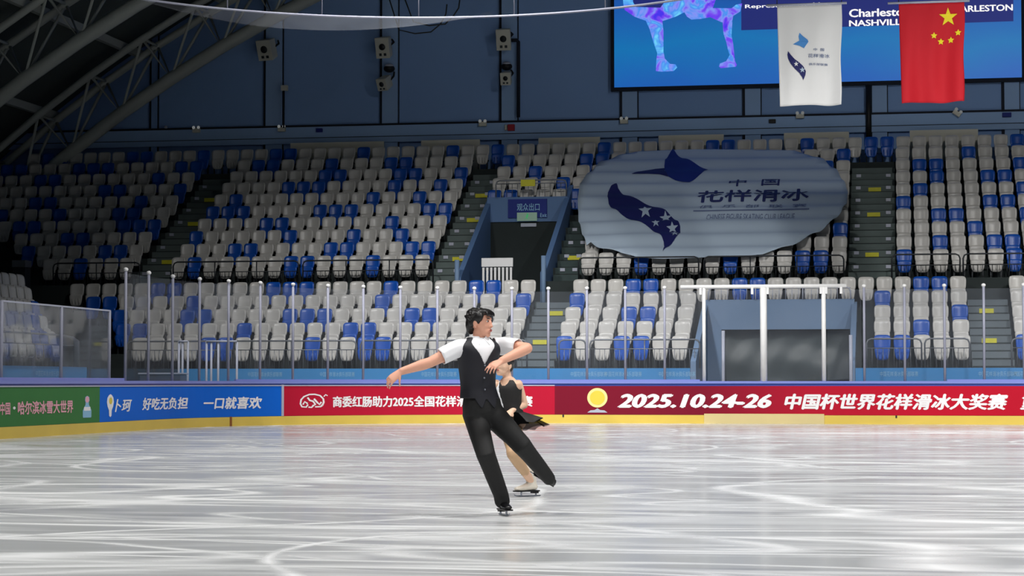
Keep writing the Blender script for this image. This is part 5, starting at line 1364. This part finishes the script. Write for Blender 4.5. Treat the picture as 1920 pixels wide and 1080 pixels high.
def d_keep(v, th):
    a = abs(th)
    if v > 0.90: return False
    if ((v - 0.78) / 0.17) ** 2 + ((a - 1.57) / 0.62) ** 2 < 1: return False
    if v > 0.78 and a > 1.0: return False
    if v > 0.70 and a < (v - 0.66) * 2.2: return False
    if v > 0.60 and a > 2.2 + (0.9 - v) * 2: return False
    return True
grid_cloth('dress_top', g, 168, 140, d_keep, 0.007, M['dress'], wom, 0.004)
grid_cloth('white_panel', g, 168, 140, lambda v, th: 0.14 < v < 0.88 and -1.95 < th + (v - 0.5) * 0.4 < -0.22, 0.013, M['shirt'], wom, 0.003)
# tights legs overlay: the thighs and shins in tan tights
tg = []
for a, b, c in ((h1, k1, a1), (h2, k2, a2)):
    tg += [rings_mb([(a, 0.080, 0.084, ws), (a.lerp(b, 0.5), 0.066, 0.068, ws), (b, 0.050, 0.052, ws)], 18), rings_mb([(b, 0.050, 0.052, ws), (b.lerp(c, 0.35), 0.050, 0.052, ws), (b.lerp(c, 0.72), 0.040, 0.042, ws)], 18)]
fuse('tights', tg, M['tights'], wom, 0.008, 3)
# skirt: two layers, blown to picture right
def skirt(name, mt, L, grow, seed, amp):
    V = []; F = []; n, m = 96, 22
    for j in range(m + 1):
        t = j / m
        for i in range(n):
            th = 2 * math.pi * i / n; c = Pw(955 + 8 * t, 768 + L * t, 0.0)
            out = ws * math.sin(th) + wf * math.cos(th); lift = max(0, out.dot(AX_R))
            r = 0.098 + grow * t ** 0.8 + 0.10 * lift ** 2 * t; r *= 1 + amp * t * math.sin(th * 9 + seed + 2 * t)
            p = c + out * r + AX_U * (0.05 * lift ** 2 * t + 0.012 * t * math.sin(th * 7 + seed)); V.append(p)
    for j in range(m):
        for i in range(n): F.append((j * n + i, j * n + (i + 1) % n, (j + 1) * n + (i + 1) % n, (j + 1) * n + i))
    o = MB().add(V, F).build(name, mt, wom, True); return o
o = skirt('skirt_lining', M['dress'], 26, 0.05, 0.5, 0.05); s_ = o.modifiers.new('t', 'SOLIDIFY'); s_.thickness = 0.004
o = skirt('skirt', M['chiffon'], 38, 0.10, 1.7, 0.10)
low = skate(wom, a1 + Vector((0, 0, -0.0)), -AX_R * 0.75 - AX_D * 0.45, AX_U, 0.96, M['boot_white'], (k1 - a1) + AX_U * 0.3)
dr = (a2 - k2).normalized(); skate(wom, a2, dr * 0.6 + AX_D * 0.5, -dr + AX_U * 0.3, 0.88, M['boot_white'], -dr)
dz = -low.z
for c in wom.children: c.data.transform(Matrix.Translation((0, 0, dz)))
rebase(wom, (low.x, low.y, 0))
print('woman lowest', low, dz)
